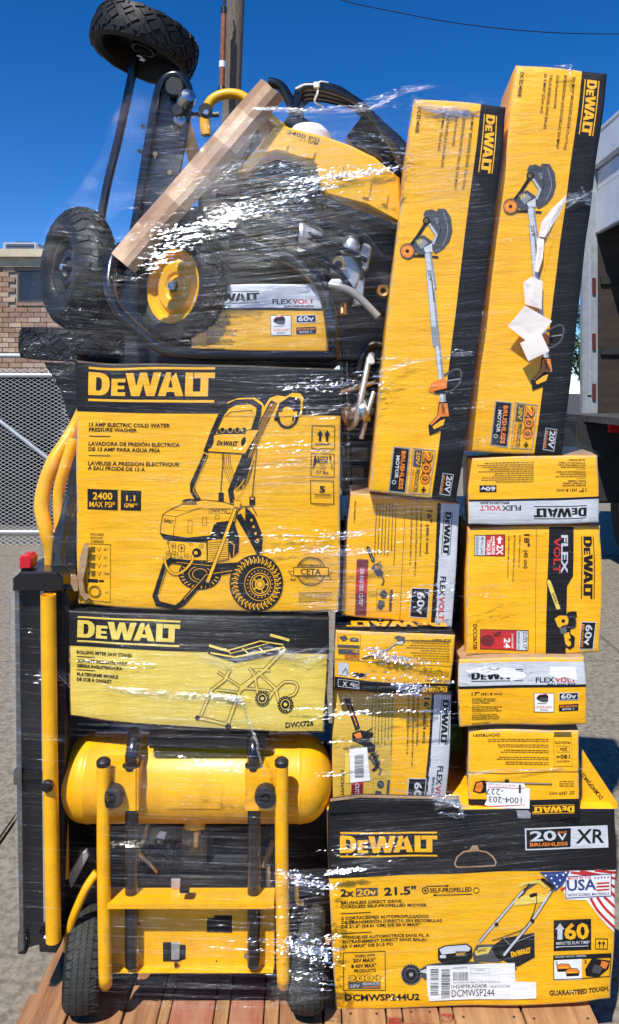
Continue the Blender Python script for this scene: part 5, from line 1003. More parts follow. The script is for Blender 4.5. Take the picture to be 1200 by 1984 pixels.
def ptext(parent, name, s_, x0, y0, x1, y1, h, Y, mt_, bold=0.0, shear=0.0):
    v, tr_, wd = glyphs(s_, bold); d = np.array([x1 - x0, y1 - y0], float); L_ = np.linalg.norm(d); d /= L_; up = np.array([d[1], -d[0]]); m = MB()
    pts = [np.array([x0, y0]) + d * (p[0] / wd * L_) + up * p[1] / CAP * h for p in v]; m.add([P(p[0], p[1], Y) for p in pts], tr_); return m.build(name, mt_, parent)
ptext(flo, 'lettering', 'DCMWSP244U2', 870 + 1088 / 3.636, 1260 + 1035 / 3.636, 870 + 950 / 3.636, 1260 + 862 / 3.636, 8, 0.0293, K, 0.02)
ptext(cv, 'lettering', '2400 PSI', 556, 259, 618, 276, 7.5, 0.0345, black_m, 0.015); ptext(cv, 'lettering', '1.1 GPM', 582, 273, 615, 282, 6, 0.0345, black_m, 0.01)
m = MB(); m.prism([(372, 330), (480, 235), (512, 232), (470, 315), (480, 340), (535, 300), (612, 328), (625, 375), (710, 402), (778, 436), (778, 560), (700, 560), (600, 500), (440, 470), (390, 420)], 0.10, 0.45, 0.01); m.build('engine_block', black_m, wb)
m = MB(); m.disc(P(545, 400, .10), (0, -1, 0), 0.105, 0.05, 40, .01); m.disc(P(545, 400, .05), (0, -1, 0), 0.075, 0.012, 40, .004); m.build('fan_housing', black_p, wb, smooth=True)
for q in range(9):
    m = MB(); y = 440 + q * 9; m.pbox(445, y, 560 - q * 5, y + 3, 0.07, 0.12); m.build('cooling_fin', black_m, wb)
m = MB(); m.prism([(640, 560), (700, 470), (776, 470), (776, 700), (650, 700)], 0.16, 0.4, 0.006); m.build('pump_mount', black_m, wb)
m = MB(); m.pbox(170, 640, 655, 708, .14, .5); m.build('gap_block', black_m, wb)  # added dark box: keeps the gap above the carton dark
m = MB(); m.pbox(384, 300, 776, 706, .40, .52); m.pbox(310, 400, 384, 706, .41, .52); m.build('rear_housing', black_m, wb)
m = MB(); m.prism([(160, 585), (228, 500), (250, 600), (330, 690), (120, 655)], 0.26, 0.36, 0.004); m.build('lower_shell', black_m, wb)
m = MB(); m.prism([(224, 488), (345, 495), (320, 690), (270, 665), (224, 600)], 0.17, 0.20, 0.003); m.build('guard_panel', black_p, wb)
m = MB(); m.lathe(P(578, 458, .06), (1, 0.1, -.05), [(0.0001, 0), (.036, 0), (.038, .008), (.036, .012), (.034, .02), (.026, .05), (.02, .06), (.0001, .06)], 28); m.build('pump_flange', alu, wb, smooth=True)
m = MB(); m.lathe(P(683, 448, .06), (-.1, 0, -1), [(0.0001, -.012), (.006, -.012), (.006, 0), (.02, 0), (.022, .01), (.015, .014), (.021, .022), (.024, .055), (.016, .06), (.0001, .06)], 24); m.build('valve_body', alu, wb, smooth=True)
m = MB(); m.prism([(642, 498), (700, 488), (706, 520), (690, 560), (672, 562), (660, 535), (640, 528)], 0.055, 0.12, 0.006); m.prism([(688, 500), (706, 470), (722, 476), (714, 520), (700, 530)], 0.06, 0.1, 0.004); m.prism([(690, 545), (708, 540), (702, 590), (684, 592)], 0.06, 0.09, 0.003); m.build('pump_head', alu, wb)
m = MB(); m.disc(P(656, 513, .055), (0, -1, 0), 0.018, 0.022, 8, .002); m.build('brass_inlet', brass, wb, smooth=True); m = MB(); m.disc(P(656, 513, .0325), (0, -1, 0), 0.010, 0.001, 20); m.build('inlet_bore', black_m, wb)
m = MB(); m.lathe(P(741, 565, .05), (0, -1, 0), [(.007, 0), (.007, .02), (.014, .022), (.016, .016), (.016, 0)], 24); m.build('ring_fitting', brass, wb, smooth=True)
clear = mat('clear_hose', (0.30, 0.28, 0.24), 0.15, coat=0.8)
m = MB(); m.ptube([(638, 552, .04), (672, 560, .03), (700, 580, .025), (733, 614, .02)], 7.5, .03, seg=12); m.build('clear_hose', clear, wb, smooth=True)
m = MB(); m.disc(P(735, 616, .02), (0.6, -.4, -.6), 0.006, 0.001, 16); m.build('hose_bore', black_m, wb)
m = MB(); m.pbbox(640, 540, 662, 556, .03, .05, .003); m.build('hose_clamp', white_s, wb)
for pts, r_ in (([(430, 405), (540, 432), (640, 470), (712, 505)], 5), ([(440, 440), (560, 465), (650, 520), (690, 575)], 5), ([(590, 462), (640, 472), (690, 498), (705, 540)], 4), ([(420, 380), (520, 395), (640, 440), (700, 450), (740, 500)], 6), ([(480, 350), (560, 365), (680, 410), (770, 440)], 9)):
    m = MB(); m.ptube([(a, c, .035) for a, c in pts], r_, .035, seg=10); m.build('hose', black_p, wb, smooth=True)
m = MB(); m.disc(P(664, 590, .07), (0, -.3, -1), 0.012, 0.03, 16, .002); m.build('drain_plug', brass, wb, smooth=True)
lg_ = mat('warning_label', (0.55, 0.50, 0.10), 0.4, col2=(0.12, 0.1, 0.03), vscale=60)
m = MB(); m.prism([(520, 322), (590, 330), (600, 345), (530, 350)], 0.0945, 0.099); m.build('warning_label', lg_, wb)
m = MB(); m.lathe(P(598, 262, .22), (0, 0, 1), [(0.0001, .03), (.04, .022), (.06, .0), (.06, -.05), (.0001, -.05)], 28); m.build('detergent_tank', mat('white_plastic', (.75, .76, .78), .3), wb, smooth=True)

# ---- coiled hoses
hs_ = thing('hose_bundle', P(690, 300, .25), 'bundle of black hoses bound with a white cable tie, against the sky', 'hose')
for i in range(6):
    o = i * 5.2; m = MB(); m.ptube([(576 + o * .2, 250, .22 + i * .014), (574 + o * .3, 205, .22 + i * .014), (588 + o * .7, 172 + (i % 3) * 8, .22 + i * .014), (640 + o, 176 + (i % 3) * 9, .22 + i * .014), (700 + o * .8, 205 + o, .22 + i * .014), (752 + o, 270 + o * .4, .22 + i * .014), (790 + o * .5, 340, .24 + i * .01)], 9.5, .22, seg=12)
    m.build('hose_turn', black_p, hs_, smooth=True)
for i in range(3): m = MB(); m.ptube([(555 + i * 13, 235, .27), (590 + i * 14, 262, .27), (640 + i * 12, 300, .3)], 11, .27, seg=12); m.build('hose_turn', black_p, hs_, smooth=True)
m = MB(); m.prism([(672, 262), (700, 225), (735, 230), (775, 300), (782, 345), (730, 305), (690, 285)], 0.30, 0.36, 0.008); m.build('hose_reel_side', black_p, hs_)
zt_ = mat('cable_tie_nylon', (0.78, 0.78, 0.74), 0.4)
m = MB(); m.ptube([(573, 172, .20), (590, 164, .20), (613, 163, .20), (622, 158, .20), (636, 160, .22)], 2.0, .2, seg=6, flat=.5); m.ptube([(614, 163, .20), (616, 178, .195), (610, 195, .20), (616, 202, .21), (626, 205, .23)], 2.0, .2, seg=6, flat=.5); m.pbbox(608, 158, 619, 169, .19, .2, .001); m.build('cable_tie', zt_, hs_, smooth=True)

# ---- paperboard corner guard leaning over the wheel
seg_ = [(237, 508), (288, 447), (338, 390), (388, 333), (434, 279), (480, 224), (527, 170)]
gm = MB(); W1, W2 = 27, 31
rows = []
for i, (x, y) in enumerate(seg_):
    a = seg_[max(i - 1, 0)]; c = seg_[min(i + 1, len(seg_) - 1)]; d = Vector((c[0] - a[0], c[1] - a[1])).normalized(); nx, ny = -d.y, d.x
    j = (i % 2) * 1.0; Yc = -0.045 + 0.002 * (i % 3) + (0.06 * i / 6)
    p0 = P(x - nx * W1 - j, y - ny * W1, Yc + 0.018); p1 = P(x + j * .3, y, Yc - 0.022); p2 = P(x + nx * W2, y + ny * W2, Yc - 0.004)
    rows.append((p0, p0.lerp(p1, .55) + Vector((0, -.007, 0)), p1, p1.lerp(p2, .5) + Vector((0, -.007, 0)), p2))
vs = []
for r_ in rows: vs += list(r_) + [q + Vector((0, 0.004, -.001)) for q in r_]
fs = []
for i in range(len(rows) - 1):
    a, c = i * 10, (i + 1) * 10; fs = []
    for k in range(4): fs += [(a + k, a + k + 1, c + k + 1, c + k), (a + 5 + k, c + 5 + k, c + 6 + k, a + 6 + k)]
    fs += [(a, c, c + 5, a + 5), (a + 4, a + 9, c + 9, c + 4)]
    gm.f += fs; gm.m += [(0, 1, 0, 1, 0, 1)[i % 6]] * len(fs)
e = (len(rows) - 1) * 10; fs = [(k, k + 5, k + 6, k + 1) for k in range(4)] + [(e + k, e + k + 1, e + k + 6, e + k + 5) for k in range(4)]
gm.v += [tuple(v) for v in vs]; gm.f += fs; gm.m += [0] * len(fs)
kraft_b = mat('filmed_paperboard', (0.42, 0.26, 0.14), 0.35, var=0.0, col2=(0.30, 0.18, 0.10), vscale=9, bump=0.3, bscale=40, coat=0.6)  # darker bands: look of film layers put into the board colour
solo(gm, 'corner_guard', [kraft_a, kraft_b], 'long folded brown paperboard corner guard leaning across the top of the load', 'corner guard')

# ---- machinery between the cartons
wc = thing('hose_reel_machine', P(700, 950, 0.2), 'dark machine with chrome pipe and hose fittings in the gap beside the largest carton', 'machine')
m = MB(); m.pbox(664, 700, 740, 960, .34, .55); m.build('housing', black_m, wc)
m = MB(); m.ptube([(622, 770, .05), (680, 754, .10), (738, 736, .16)], 6, .1, smooth=False, seg=14); m.build('chrome_lance', steel, wc, smooth=True)
for i in range(4): m = MB(); m.ptube(curve_pts(728 + i * 3, 735, 34 + i * 5, 100, 300, 10, ry=70 - i * 4), 5, .12 + i * .02, seg=8); m.build('hose_coil', black_p, wc, smooth=True)
m = MB(); m.lathe(P(690, 800, .10), (.9, -.3, .2), [(0.0001, -.03), (.028, -.03), (.03, -.02), (.022, -.015), (.022, .015), (.03, .02), (.028, .03), (.0001, .03)], 24); m.build('swivel_drum', steel, wc, smooth=True)
m = MB(); m.ptube([(676, 830, .1), (690, 815, .08), (700, 770, .08), (716, 690, .12)], 6, .1, seg=10); m.ptube([(700, 850, .1), (712, 800, .1), (724, 760, .12)], 5, .1, seg=10); m.build('fitting_pipe', alu, wc, smooth=True)
m = MB(); m.pbbox(715, 682, 726, 706, .10, .12, .003); m.build('hose_tip', white_s, wc)
m = MB(); m.pbbox(668, 866, 712, 890, .2, .3, .004); m.pbbox(672, 905, 706, 930, .2, .3, .004); m.ptube([(672, 700, .2), (676, 950, .2)], 7, .2, seg=10); m.build('bracket', black_p, wc)

# ---- air compressor
ac = thing('air_compressor', (P(375, 1960, 0.05).x, 0.05, DECK), 'yellow horizontal-tank air compressor with two rubber wheels standing on the pallet', 'air compressor')
def PX(x, Y): return (x - CX) * (CD + Y) / F
def PZ(y, Y): return CH + (CY - y) * (CD + Y) / F
TYc = 0.075; r_t = 0.104; xl, xr = PX(117, TYc), PX(645, TYc); zc = PZ(1505, TYc)
m = MB(); L_ = xr - xl; e_ = 0.075; pr = []
for i in range(9): a = math.pi / 2 * i / 8; pr.append((max(.0001, r_t * math.sin(a)), e_ * (1 - math.cos(a))))
pr += [(r_t, e_ + .004), (r_t * 1.012, e_ + .006), (r_t * 1.012, e_ + .012), (r_t, e_ + .014), (r_t, L_ - e_ - .014), (r_t * 1.012, L_ - e_ - .012), (r_t * 1.012, L_ - e_ - .006), (r_t, L_ - e_ - .004)]
for i in range(9): a = math.pi / 2 * i / 8; pr.append((max(.0001, r_t * math.cos(a)), L_ - e_ + e_ * math.sin(a)))
m.lathe((xl, TYc, zc), (1, 0, 0), pr, 64); tank = m.build('air_tank', paint_y, ac, smooth=True)
m = MB(); yf = TYc - r_t
for dz_, wd_ in ((0, 1), ):
    vs = []
    for i in range(9):
        t = -0.33 + 0.58 * i / 8; vs.append((PX(322, -.02), TYc - (r_t + .0018) * math.cos(t), zc - (r_t + .0018) * math.sin(t))); vs.append((PX(430, -.02), TYc - (r_t + .0018) * math.cos(t), zc - (r_t + .0018) * math.sin(t)))
    m.add(vs, [(2 * i, 2 * i + 1, 2 * i + 3, 2 * i + 2) for i in range(8)])
m.build('data_plate', paint_y, tank, smooth=True)
m = MB(); m.disc(Vector((PX(373, 0), TYc - .03, zc - r_t * .88)), (0, -.45, -1), 0.026, 0.022, 24, .004); m.build('drain_boss', paint_y, tank, smooth=True)
m = MB(); m.lathe(Vector((PX(374, -.03), TYc - .045, zc - r_t * 1.05)), (0, -.2, -1), [(.0001, 0), (.010, 0), (.010, .01), (.008, .012), (.009, .02), (.009, .036), (.006, .036), (.006, .03), (.0001, .03)], 16); m.build('drain_valve', brass, tank, smooth=True)
for cx in (201, 546):
    m = MB(); m.ptube([(cx, 1478, -.075), (cx, 1640, -.075), (cx + 2, 1800, -.075), (cx + 3, 1878, -.075), (cx + 4, 1898, -.068), (cx + 4, 1905, -.03), (cx + 4, 1905, .12)], 13, -.075, seg=20); m.build('frame_tube', paint_y, ac, smooth=True)
    m = MB(); m.lathe(P(cx, 1478, -.075), (0, 0, 1), [(.0155, -.006), (.0165, -.004), (.0165, .005), (.012, .010), (.0001, .012)], 24); m.build('end_plug', black_m, ac, smooth=True)
for (x0, x1, x2) in ((194, 264, 278), (479, 548, 466)):
    m = MB(); m.pbbox(x0, 1490, x1, 1572, -.062, -.058, .0015)
    a, c = (x1, x2) if x2 > x1 else (x2, x0)
    xa, xb = PX(x1 if x2 > x1 else x0, -.06), PX(x2, -.02)
    sx = 1 if x2 > x1 else -1
    m.bbox(min(xa, xa + sx * .005), max(xa, xa + sx * .005), -.058, .03, PZ(1572, -.06), PZ(1490, -.06), .001)
    m.bbox(PX(x0, -.06), PX(x1, -.06), -.0575, .02, PZ(1490, -.06) - .004, PZ(1490, -.06), .001)
    m.build('mount_bracket', paint_y, ac)
for cx in (222, 516):
    m = MB(); c = P(cx, 1537, -.062); m.lathe(c, (0, -1, 0), [(.0255, 0), (.0265, .006), (.0265, .018), (.023, .026), (.013, .028), (.0125, .021), (.009, .021), (.009, .018), (.0001, .018)], 36); kn = m.build('isolator_foot', black_m, ac, smooth=True)
    m = MB(); m.disc(c + Vector((0, -.018, 0)), (0, -1, 0), .008, .006, 6, .001); m.build('bolt', black_p, kn)
for cx in (255, 492):
    m = MB(); m.ptube([(cx + (6 if cx < 300 else -2), 1420, .02), (cx + (4 if cx < 300 else -1), 1440, -.02), (cx, 1470, -.04), (cx + 1, 1500, -.044), (cx, 1870, -.048)], 12.5, -.04, seg=20); m.build('upright_post', black_p, ac, smooth=True)
    m = MB(); m.lathe(P(cx, 1487, -.043), (0, 0, 1), [(.016, 0), (.021, 0), (.021, .007), (.016, .009)], 24); m.build('grommet', black_m, ac, smooth=True)
    m = MB(); m.disc(P(cx + (14 if cx < 300 else -14), 1846, -.03), (0, -1, 0), .006, .012, 12); m.build('plate_bolt', steel, ac, smooth=True)
m = MB(); m.pbbox(215, 1757, 532, 1880, -.028, -.025, .0008); plate = m.build('back_plate', paint_y, ac)
m = MB(); m.bbox(PX(214, -.04), PX(533, -.04), -.085, -.0285, PZ(1737, -.06) - .002, PZ(1737, -.06) + .001, .0005); m.bbox(PX(214, -.04), PX(533, -.04), -.087, -.0851, PZ(1737, -.06) - .012, PZ(1737, -.06) + .001, .0005); m.build('shelf_flange', paint_y, ac)
m = MB(); m.bbox(PX(217, -.04), PX(530, -.04), -.050, -.0285, PZ(1880, -.04), PZ(1880, -.04) + .003, .0005); m.build('lower_flange', paint_y, ac)
def hole(poly_): m = MB(); m.prism(poly_, -.0292, -.0282); m.build('cutout', mat('shadowed_opening', (0.004, 0.004, 0.004), 0.9), plate)
hole([(401, 1779), (415, 1779), (415, 1774), (450, 1774), (450, 1807), (401, 1806)]); hole([(316, 1826), (345, 1826), (345, 1831), (360, 1831), (360, 1858), (345, 1863), (316, 1863)]); hole([(316, 1745), (360, 1744), (360, 1753), (316, 1754)])
m = MB(); m.disc(P(269, 1790, -.0282), (0, -1, 0), .004, .001, 12); m.disc(P(420, 1862, -.0282), (0, -1, 0), .0022, .001, 10); m.build('screw_hole', black_m, plate)
for (a, c, d, e) in ((332, 1828, 348, 1860), (332, 1704, 349, 1723), (333, 1742, 348, 1754)): m = MB(); m.pbbox(a, c, d, e, -.036, -.030, .001); m.build('silver_clip', alu, ac)
m = MB(); m.pbbox(348, 1720, 367, 1732, -.09, -.07, .002); m.disc(P(341, 1863, -.04), (0, 0, -1), .004, .012, 10); m.build('cord_clamp', black_p, ac)
# motor and pump behind
m = MB(); m.lathe((PX(285, .14), .14, PZ(1655, .14)), (1, 0, 0), [(.0001, 0), (.05, 0), (.068, .012), (.07, .02), (.07, .15), (.062, .155), (.062, .165), (.07, .17), (.07, .27), (.05, .29), (.0001, .29)], 36); m.build('motor', black_m, ac, smooth=True)
m = MB()
for i in range(9): m.pbox(300 + i * 8, 1630, 303 + i * 8, 1690, .065, .075)
m.build('motor_vent', mat('shadowed_opening', (0, 0, 0)), ac, kind='stuff')
m = MB(); m.pbbox(352, 1600, 400, 1700, .04, .12, .006); m.pbbox(400, 1640, 520, 1715, .08, .2, .01); m.pbbox(262, 1690, 520, 1735, .03, .2, .006); m.build('pump_housing', black_p, ac)
m = MB(); m.prism([(303, 1622), (310, 1612), (323, 1613), (318, 1627)], .055, .058, .0005); m.build('spec_label', white_s, ac)
for i in range(3): m = MB(); m.ptube(curve_pts(302, 1668, 26 + 7 * i, 180, 380, 12, ry=20 + 5 * i), 3.6, .03 + .01 * i, seg=8); m.build('power_cord', black_p, ac, smooth=True)
m = MB(); m.ptube([(268, 1652, .03), (292, 1675, .02), (304, 1690, .02)], 4, .03, seg=8); m.build('copper_tube', brass, ac, smooth=True)
m = MB(); m.ptube([(290, 1588, .06), (272, 1650, .06)], 3.5, .06, smooth=False); m.ptube([(530, 1628, .04), (512, 1680, .04)], 5, .04, smooth=False); m.build('support_strut', mat('brown_strut', (0.25, 0.12, 0.02), 0.5), ac)
m = MB(); m.ptube([(520, 1676, .0), (520, 1716, .0)], 4.5, .0, smooth=False, seg=12); m.build('steel_stub', steel, ac, smooth=True)
m = MB(); m.pbbox(284, 1428, 520, 1452, -.02, .05, .006); m.build('control_panel', black_p, ac)
# wheels
wheel(ac, (PX(152, -.04), .02, DECK + .113), (-.985, -.16, .05), .110, .082, .055, black_m, 'zigzag', .10, tmat=rubber_w)
wheel(ac, (PX(596, -.04), .02, DECK + .113), (.995, -.05, 0), .110, .080, .055, black_m, 'zigzag', .10, tmat=rubber_w)
m = MB(); m.ptube([(150, 1858, .02), (596, 1858, .02)], 7, .02, smooth=False, seg=12); m.build('axle', black_p, ac, smooth=True)
m = MB(); m.ptube([(188, 1690, -.02), (165, 1725, -.03), (138, 1790, -.02), (130, 1840, .0)], 8, -.02, seg=12); m.build('wheel_strut', paint_y, ac, smooth=True)
m = MB(); m.ptube([(575, 1700, .0), (576, 1745, .0), (588, 1750, .0)], 4, 0, seg=10); m.build('wheel_strut', paint_y, ac, smooth=True)
m = MB(); m.prism([(158, 1652), (168, 1648), (172, 1660), (148, 1705), (138, 1722), (130, 1700)], .03, .04, .002); m.build('bracket_plate', alu, ac)

bx_ = thing('shade_block', P(380, 1900, .45), 'added dark block shading the space behind the air compressor frame', 'shade block')
m = MB(); m.pbbox(150, 1440, 640, 1905, .30, .95, .01); m.build('body', black_m, bx_); m = MB(); m.pbox(160, 1560, 630, 1566, .285, .2995); m.build('block_seam', black_p, bx_)  # added block: darkens the space and blocks light behind the compressor
bx_ = thing('shade_block', P(880, 1585, .6), 'added dark block filling the shaded gaps behind the small cartons', 'shade block')
m = MB(); m.pbbox(660, 1000, 1060, 1560, .48, .95, .01); m.build('body', black_m, bx_); m = MB(); m.pbox(670, 1200, 1050, 1206, .465, .4795); m.build('block_seam', black_p, bx_)  # added block: stands in for the shade between the carton columns
# ---- black rolling case on the left
ct = thing('rolling_case', P(75, 1850, .1), 'tall black rolling case with a yellow tube and red cap, left of the tank', 'tool case')
m = MB(); m.prism([(27, 1122), (122, 1128), (136, 1180), (118, 1820), (37, 1844), (31, 1500)], -.005, .45, .005); m.build('body', black_m, ct)
m = MB(); m.prism([(24, 1122), (40, 1108), (110, 1108), (122, 1120), (122, 1146), (24, 1146)], -.035, .45, .004); m.build('lid', black_p, ct)
m = MB(); m.prism([(78, 1140), (85, 1140), (92, 1815), (85, 1815)], -.010, -.0055); m.build('edge_strip', galv, ct)
m = MB(); m.ptube([(94, 1152, -.045), (98, 1500, -.045), (104, 1822, -.045)], 14.5, -.045, seg=24, cap=False, smooth=False); tb_ = m.build('yellow_tube', paint_y, ct, smooth=True)
m = MB(); m.lathe(P(94, 1154, -.045), (0, 0, 1), [(.0001, -.03), (.0155, -.03), (.0155, .0), (.0181, .0), (.0181, -.003)], 24); m.build('tube_mouth', paint_y, tb_, smooth=True)
m = MB(); m.disc(P(94, 1520, -.06), (0, -1, 0), .0145, .014, 8, .003); m.disc(P(94, 1520, -.074), (0, -1, 0), .008, .006, 12, .002); m.build('lock_knob', black_m, ct)
m = MB(); m.prism([(74, 1808), (86, 1815), (112, 1815), (117, 1832), (108, 1848), (76, 1846)], -.05, .02, .003); m.build('corner_foot', black_p, ct)
for q in ((34, 1806, 50, 1850, -.02, .1), (26, 1492, 42, 1522, -.02, .1), (42, 1496, 84, 1512, -.014, -.0055)): m = MB(); m.pbbox(*q, .002); m.build('corner_clip', black_p, ct)
m = MB(); m.prism([(37, 1096), (38, 1080), (44, 1075), (56, 1075), (62, 1082), (60, 1102), (37, 1102)], -.02, .02, .003); m.build('red_cap', red_p, ct)
m = MB(); m.pbbox(40, 1102, 58, 1112, -.015, .015, .002); m.build('cap_base', black_m, ct)
m = MB(); m.ptube([(84, 1132, -.03), (140, 1138, .0)], 6.5, -.03, smooth=False, seg=12); m.build('cross_tube', black_p, ct, smooth=True)
m = MB(); m.ptube([(175, 760, .12), (150, 815, .12), (128, 855, .10), (104, 895, .08), (86, 945, .07), (81, 985, .06), (90, 1030, .05), (97, 1065, .05), (96, 1098, .05)], [10, 11, 12, 14, 14, 14, 13, 11, 9], .05, seg=16); m.build('bent_handle', paint_y, ct, smooth=True)
m = MB(); m.ptube([(144, 850, .07), (126, 905, .06), (114, 960, .06), (118, 1045, .06)], 11, .1, seg=14); m.build('rear_handle', paint_y, ct, smooth=True)
m = MB(); m.ptube([(142, 960, .06), (128, 1000, .06), (116, 1050, .05), (112, 1110, .04)], 13, .06, seg=14); m.build('black_leg', black_p, ct, smooth=True)
m = MB(); m.prism([(84, 702), (165, 702), (165, 1100), (140, 1130), (120, 1100), (126, 1010), (132, 900), (138, 830), (118, 760)], .2, .4, .004); m.build('backing_board', black_m, ct)
m = MB(); m.ptube([(118, 1190, .0), (128, 1180, .02), (140, 1184, .05)], 7, .0, seg=10); m.ptube([(122, 1200, .03), (124, 1500, .03), (128, 1700, .03)], 7, .0, seg=10, smooth=False); m.build('hinge_tube', paint_y, ct, smooth=True)
# ================================================ STRETCH FILM
def film_mat(name, base, streak, rough, tint=(0.97, 0.98, 1.0), haze=0.03, vs=(5, 5, 190), bump=1.0, dist=0.004, rot=0.0):
    m = bpy.data.materials.new(name); m.use_nodes = True; N = m.node_tree.nodes; L = m.node_tree.links; N.clear()
    out = N.new('ShaderNodeOutputMaterial'); tr_ = N.new('ShaderNodeBsdfTransparent'); tr_.inputs[0].default_value = (*tint, 1)
    gl = N.new('ShaderNodeBsdfGlossy'); gl.inputs['Roughness'].default_value = rough; gl.inputs[0].default_value = (1, 1, 1, 1)
    df = N.new('ShaderNodeBsdfDiffuse'); df.inputs[0].default_value = (0.8, 0.82, 0.85, 1)
    g = N.new('ShaderNodeNewGeometry'); mp = N.new('ShaderNodeMapping'); mp.inputs['Scale'].default_value = vs; mp.inputs['Rotation'].default_value = (0, rot, 0); L.new(g.outputs['Position'], mp.inputs[0])
    n1 = N.new('ShaderNodeTexNoise'); n1.inputs['Scale'].default_value = 1.0; n1.inputs['Detail'].default_value = 6; n1.inputs['Roughness'].default_value = 0.6; n1.inputs['Distortion'].default_value = 0.3; L.new(mp.outputs[0], n1.inputs['Vector'])
    n2 = N.new('ShaderNodeTexNoise'); n2.inputs['Scale'].default_value = 22.0; n2.inputs['Detail'].default_value = 3; L.new(g.outputs['Position'], n2.inputs['Vector'])
    ad = N.new('ShaderNodeMath'); ad.operation = 'MULTIPLY_ADD'; ad.inputs[1].default_value = 0.25; L.new(n2.outputs['Fac'], ad.inputs[0]); L.new(n1.outputs['Fac'], ad.inputs[2])
    bu = N.new('ShaderNodeBump'); bu.inputs['Strength'].default_value = bump; bu.inputs['Distance'].default_value = dist; L.new(ad.outputs[0], bu.inputs['Height']); L.new(bu.outputs[0], gl.inputs['Normal'])
    fr = N.new('ShaderNodeLayerWeight'); fr.inputs[0].default_value = 0.25; L.new(bu.outputs[0], fr.inputs['Normal'])
    mr = N.new('ShaderNodeMapRange'); mr.inputs[1].default_value = 0.5; mr.inputs[2].default_value = 0.68; mr.inputs[3].default_value = base; mr.inputs[4].default_value = base + streak; L.new(n1.outputs['Fac'], mr.inputs[0])
    mx = N.new('ShaderNodeMath'); mx.operation = 'MULTIPLY_ADD'; mx.inputs[1].default_value = 0.04; mx.use_clamp = True; L.new(fr.outputs['Fresnel'], mx.inputs[0]); L.new(mr.outputs[0], mx.inputs[2])
    m1 = N.new('ShaderNodeMixShader'); m1.inputs[0].default_value = haze; L.new(tr_.outputs[0], m1.inputs[1]); L.new(df.outputs[0], m1.inputs[2])
    m2 = N.new('ShaderNodeMixShader'); L.new(mx.outputs[0], m2.inputs[0]); L.new(m1.outputs[0], m2.inputs[1]); L.new(gl.outputs[0], m2.inputs[2]); L.new(m2.outputs[0], out.inputs[0])
    return m
film_clear = film_mat('film_clear', 0.015, 0.09, 0.08, haze=0.006, bump=0.9)
film_tight = film_mat('film_tight', 0.0, 0.06, 0.05, haze=0.0, vs=(3, 3, 200), bump=1.0, dist=0.005, rot=R(-5))
film_rope = film_mat('film_rope', 0.05, 0.30, 0.09, haze=0.015, vs=(40, 40, 260), bump=0.9, dist=0.003)
film = thing('stretch_film', (0, -0.05, DECK), 'clear stretch film wound round the whole load, glinting in the sun', 'stretch film')
def sheet(name, poly_, Yf, mt_, cell=14, amp=0.004, seed=0):
    bm = bmesh.new(); f = [tuple(t) for t in tessellate_polygon([[Vector((p[0], p[1], 0)) for p in poly_]])]; v = [bm.verts.new((p[0], p[1], 0)) for p in poly_]
    for t in f: bm.faces.new([v[i] for i in t])
    xs_ = [p[0] for p in poly_]; ys_ = [p[1] for p in poly_]
    for a0, a1, ax in ((min(xs_), max(xs_), Vector((1, 0, 0))), (min(ys_), max(ys_), Vector((0, 1, 0)))):
        q = a0 + cell
        while q < a1: bmesh.ops.bisect_plane(bm, geom=bm.verts[:] + bm.edges[:] + bm.faces[:], plane_co=ax * q, plane_no=ax, dist=1e-4); q += cell
    bmesh.ops.triangulate(bm, faces=bm.faces); m = MB()
    for i, v in enumerate(bm.verts):
        v.index = i; Y = Yf(v.co.x, v.co.y) + amp * noise.noise(Vector((v.co.x * .012, v.co.y * .05, seed))); m.v.append(tuple(P(v.co.x, v.co.y, Y)))
    bm.verts.index_update()
    for f in bm.faces: m.f.append(tuple(v.index for v in f.verts)); m.m.append(0)
    bm.free(); return m.build(name, mt_, film, smooth=True, ang=180)
sheet('film_sheet', [(60, 640), (60, 560), (74, 470), (100, 412), (150, 368), (196, 300), (215, 235), (236, 190), (300, 160), (420, 205), (500, 240), (430, 330), (340, 470), (240, 520), (225, 560), (250, 625), (330, 690), (150, 686), (100, 655)], lambda x, y: -0.045 + 0.00045 * abs(x - 180) + 0.0002 * abs(y - 520), film_clear, seed=1, amp=.02)
sheet('film_sheet', [(240, 520), (340, 470), (430, 330), (500, 240), (640, 205), (700, 215), (790, 196), (776, 430), (745, 640), (655, 690), (330, 690), (250, 625), (225, 560)], lambda x, y: -0.055, film_tight, seed=2, amp=.012)
sheet('film_sheet', [(45, 690), (45, 650), (100, 655), (150, 688), (147, 1120), (120, 1112), (25, 1112), (30, 1090), (60, 1040), (62, 985), (72, 930), (100, 870), (120, 810), (112, 750), (80, 705)], lambda x, y: 0.02, film_clear, seed=3, amp=.02)
sheet('film_sheet', [(20, 1130), (37, 1122), (42, 1500), (46, 1840), (35, 1846), (26, 1480)], lambda x, y: -0.03, film_mat('film_layered', 0.14, 0.2, 0.2, haze=0.05, vs=(5, 5, 60)), seed=4)
sheet('film_sheet', [(46, 1848), (112, 1848), (120, 1900), (118, 1935), (75, 1880)], lambda x, y: -0.06, film_clear, seed=5)
sheet('film_sheet', [(1088, 800), (1104, 830), (1124, 856), (1158, 876), (1166, 884), (1088, 884)], lambda x, y: 0.0, film_clear, seed=6)
sheet('film_sheet', [(660, 210), (700, 205), (760, 180), (800, 160), (850, 165), (900, 172), (990, 165), (985, 205), (800, 190), (790, 215), (778, 300)], lambda x, y: 0.02, film_tight, seed=7, amp=.03)
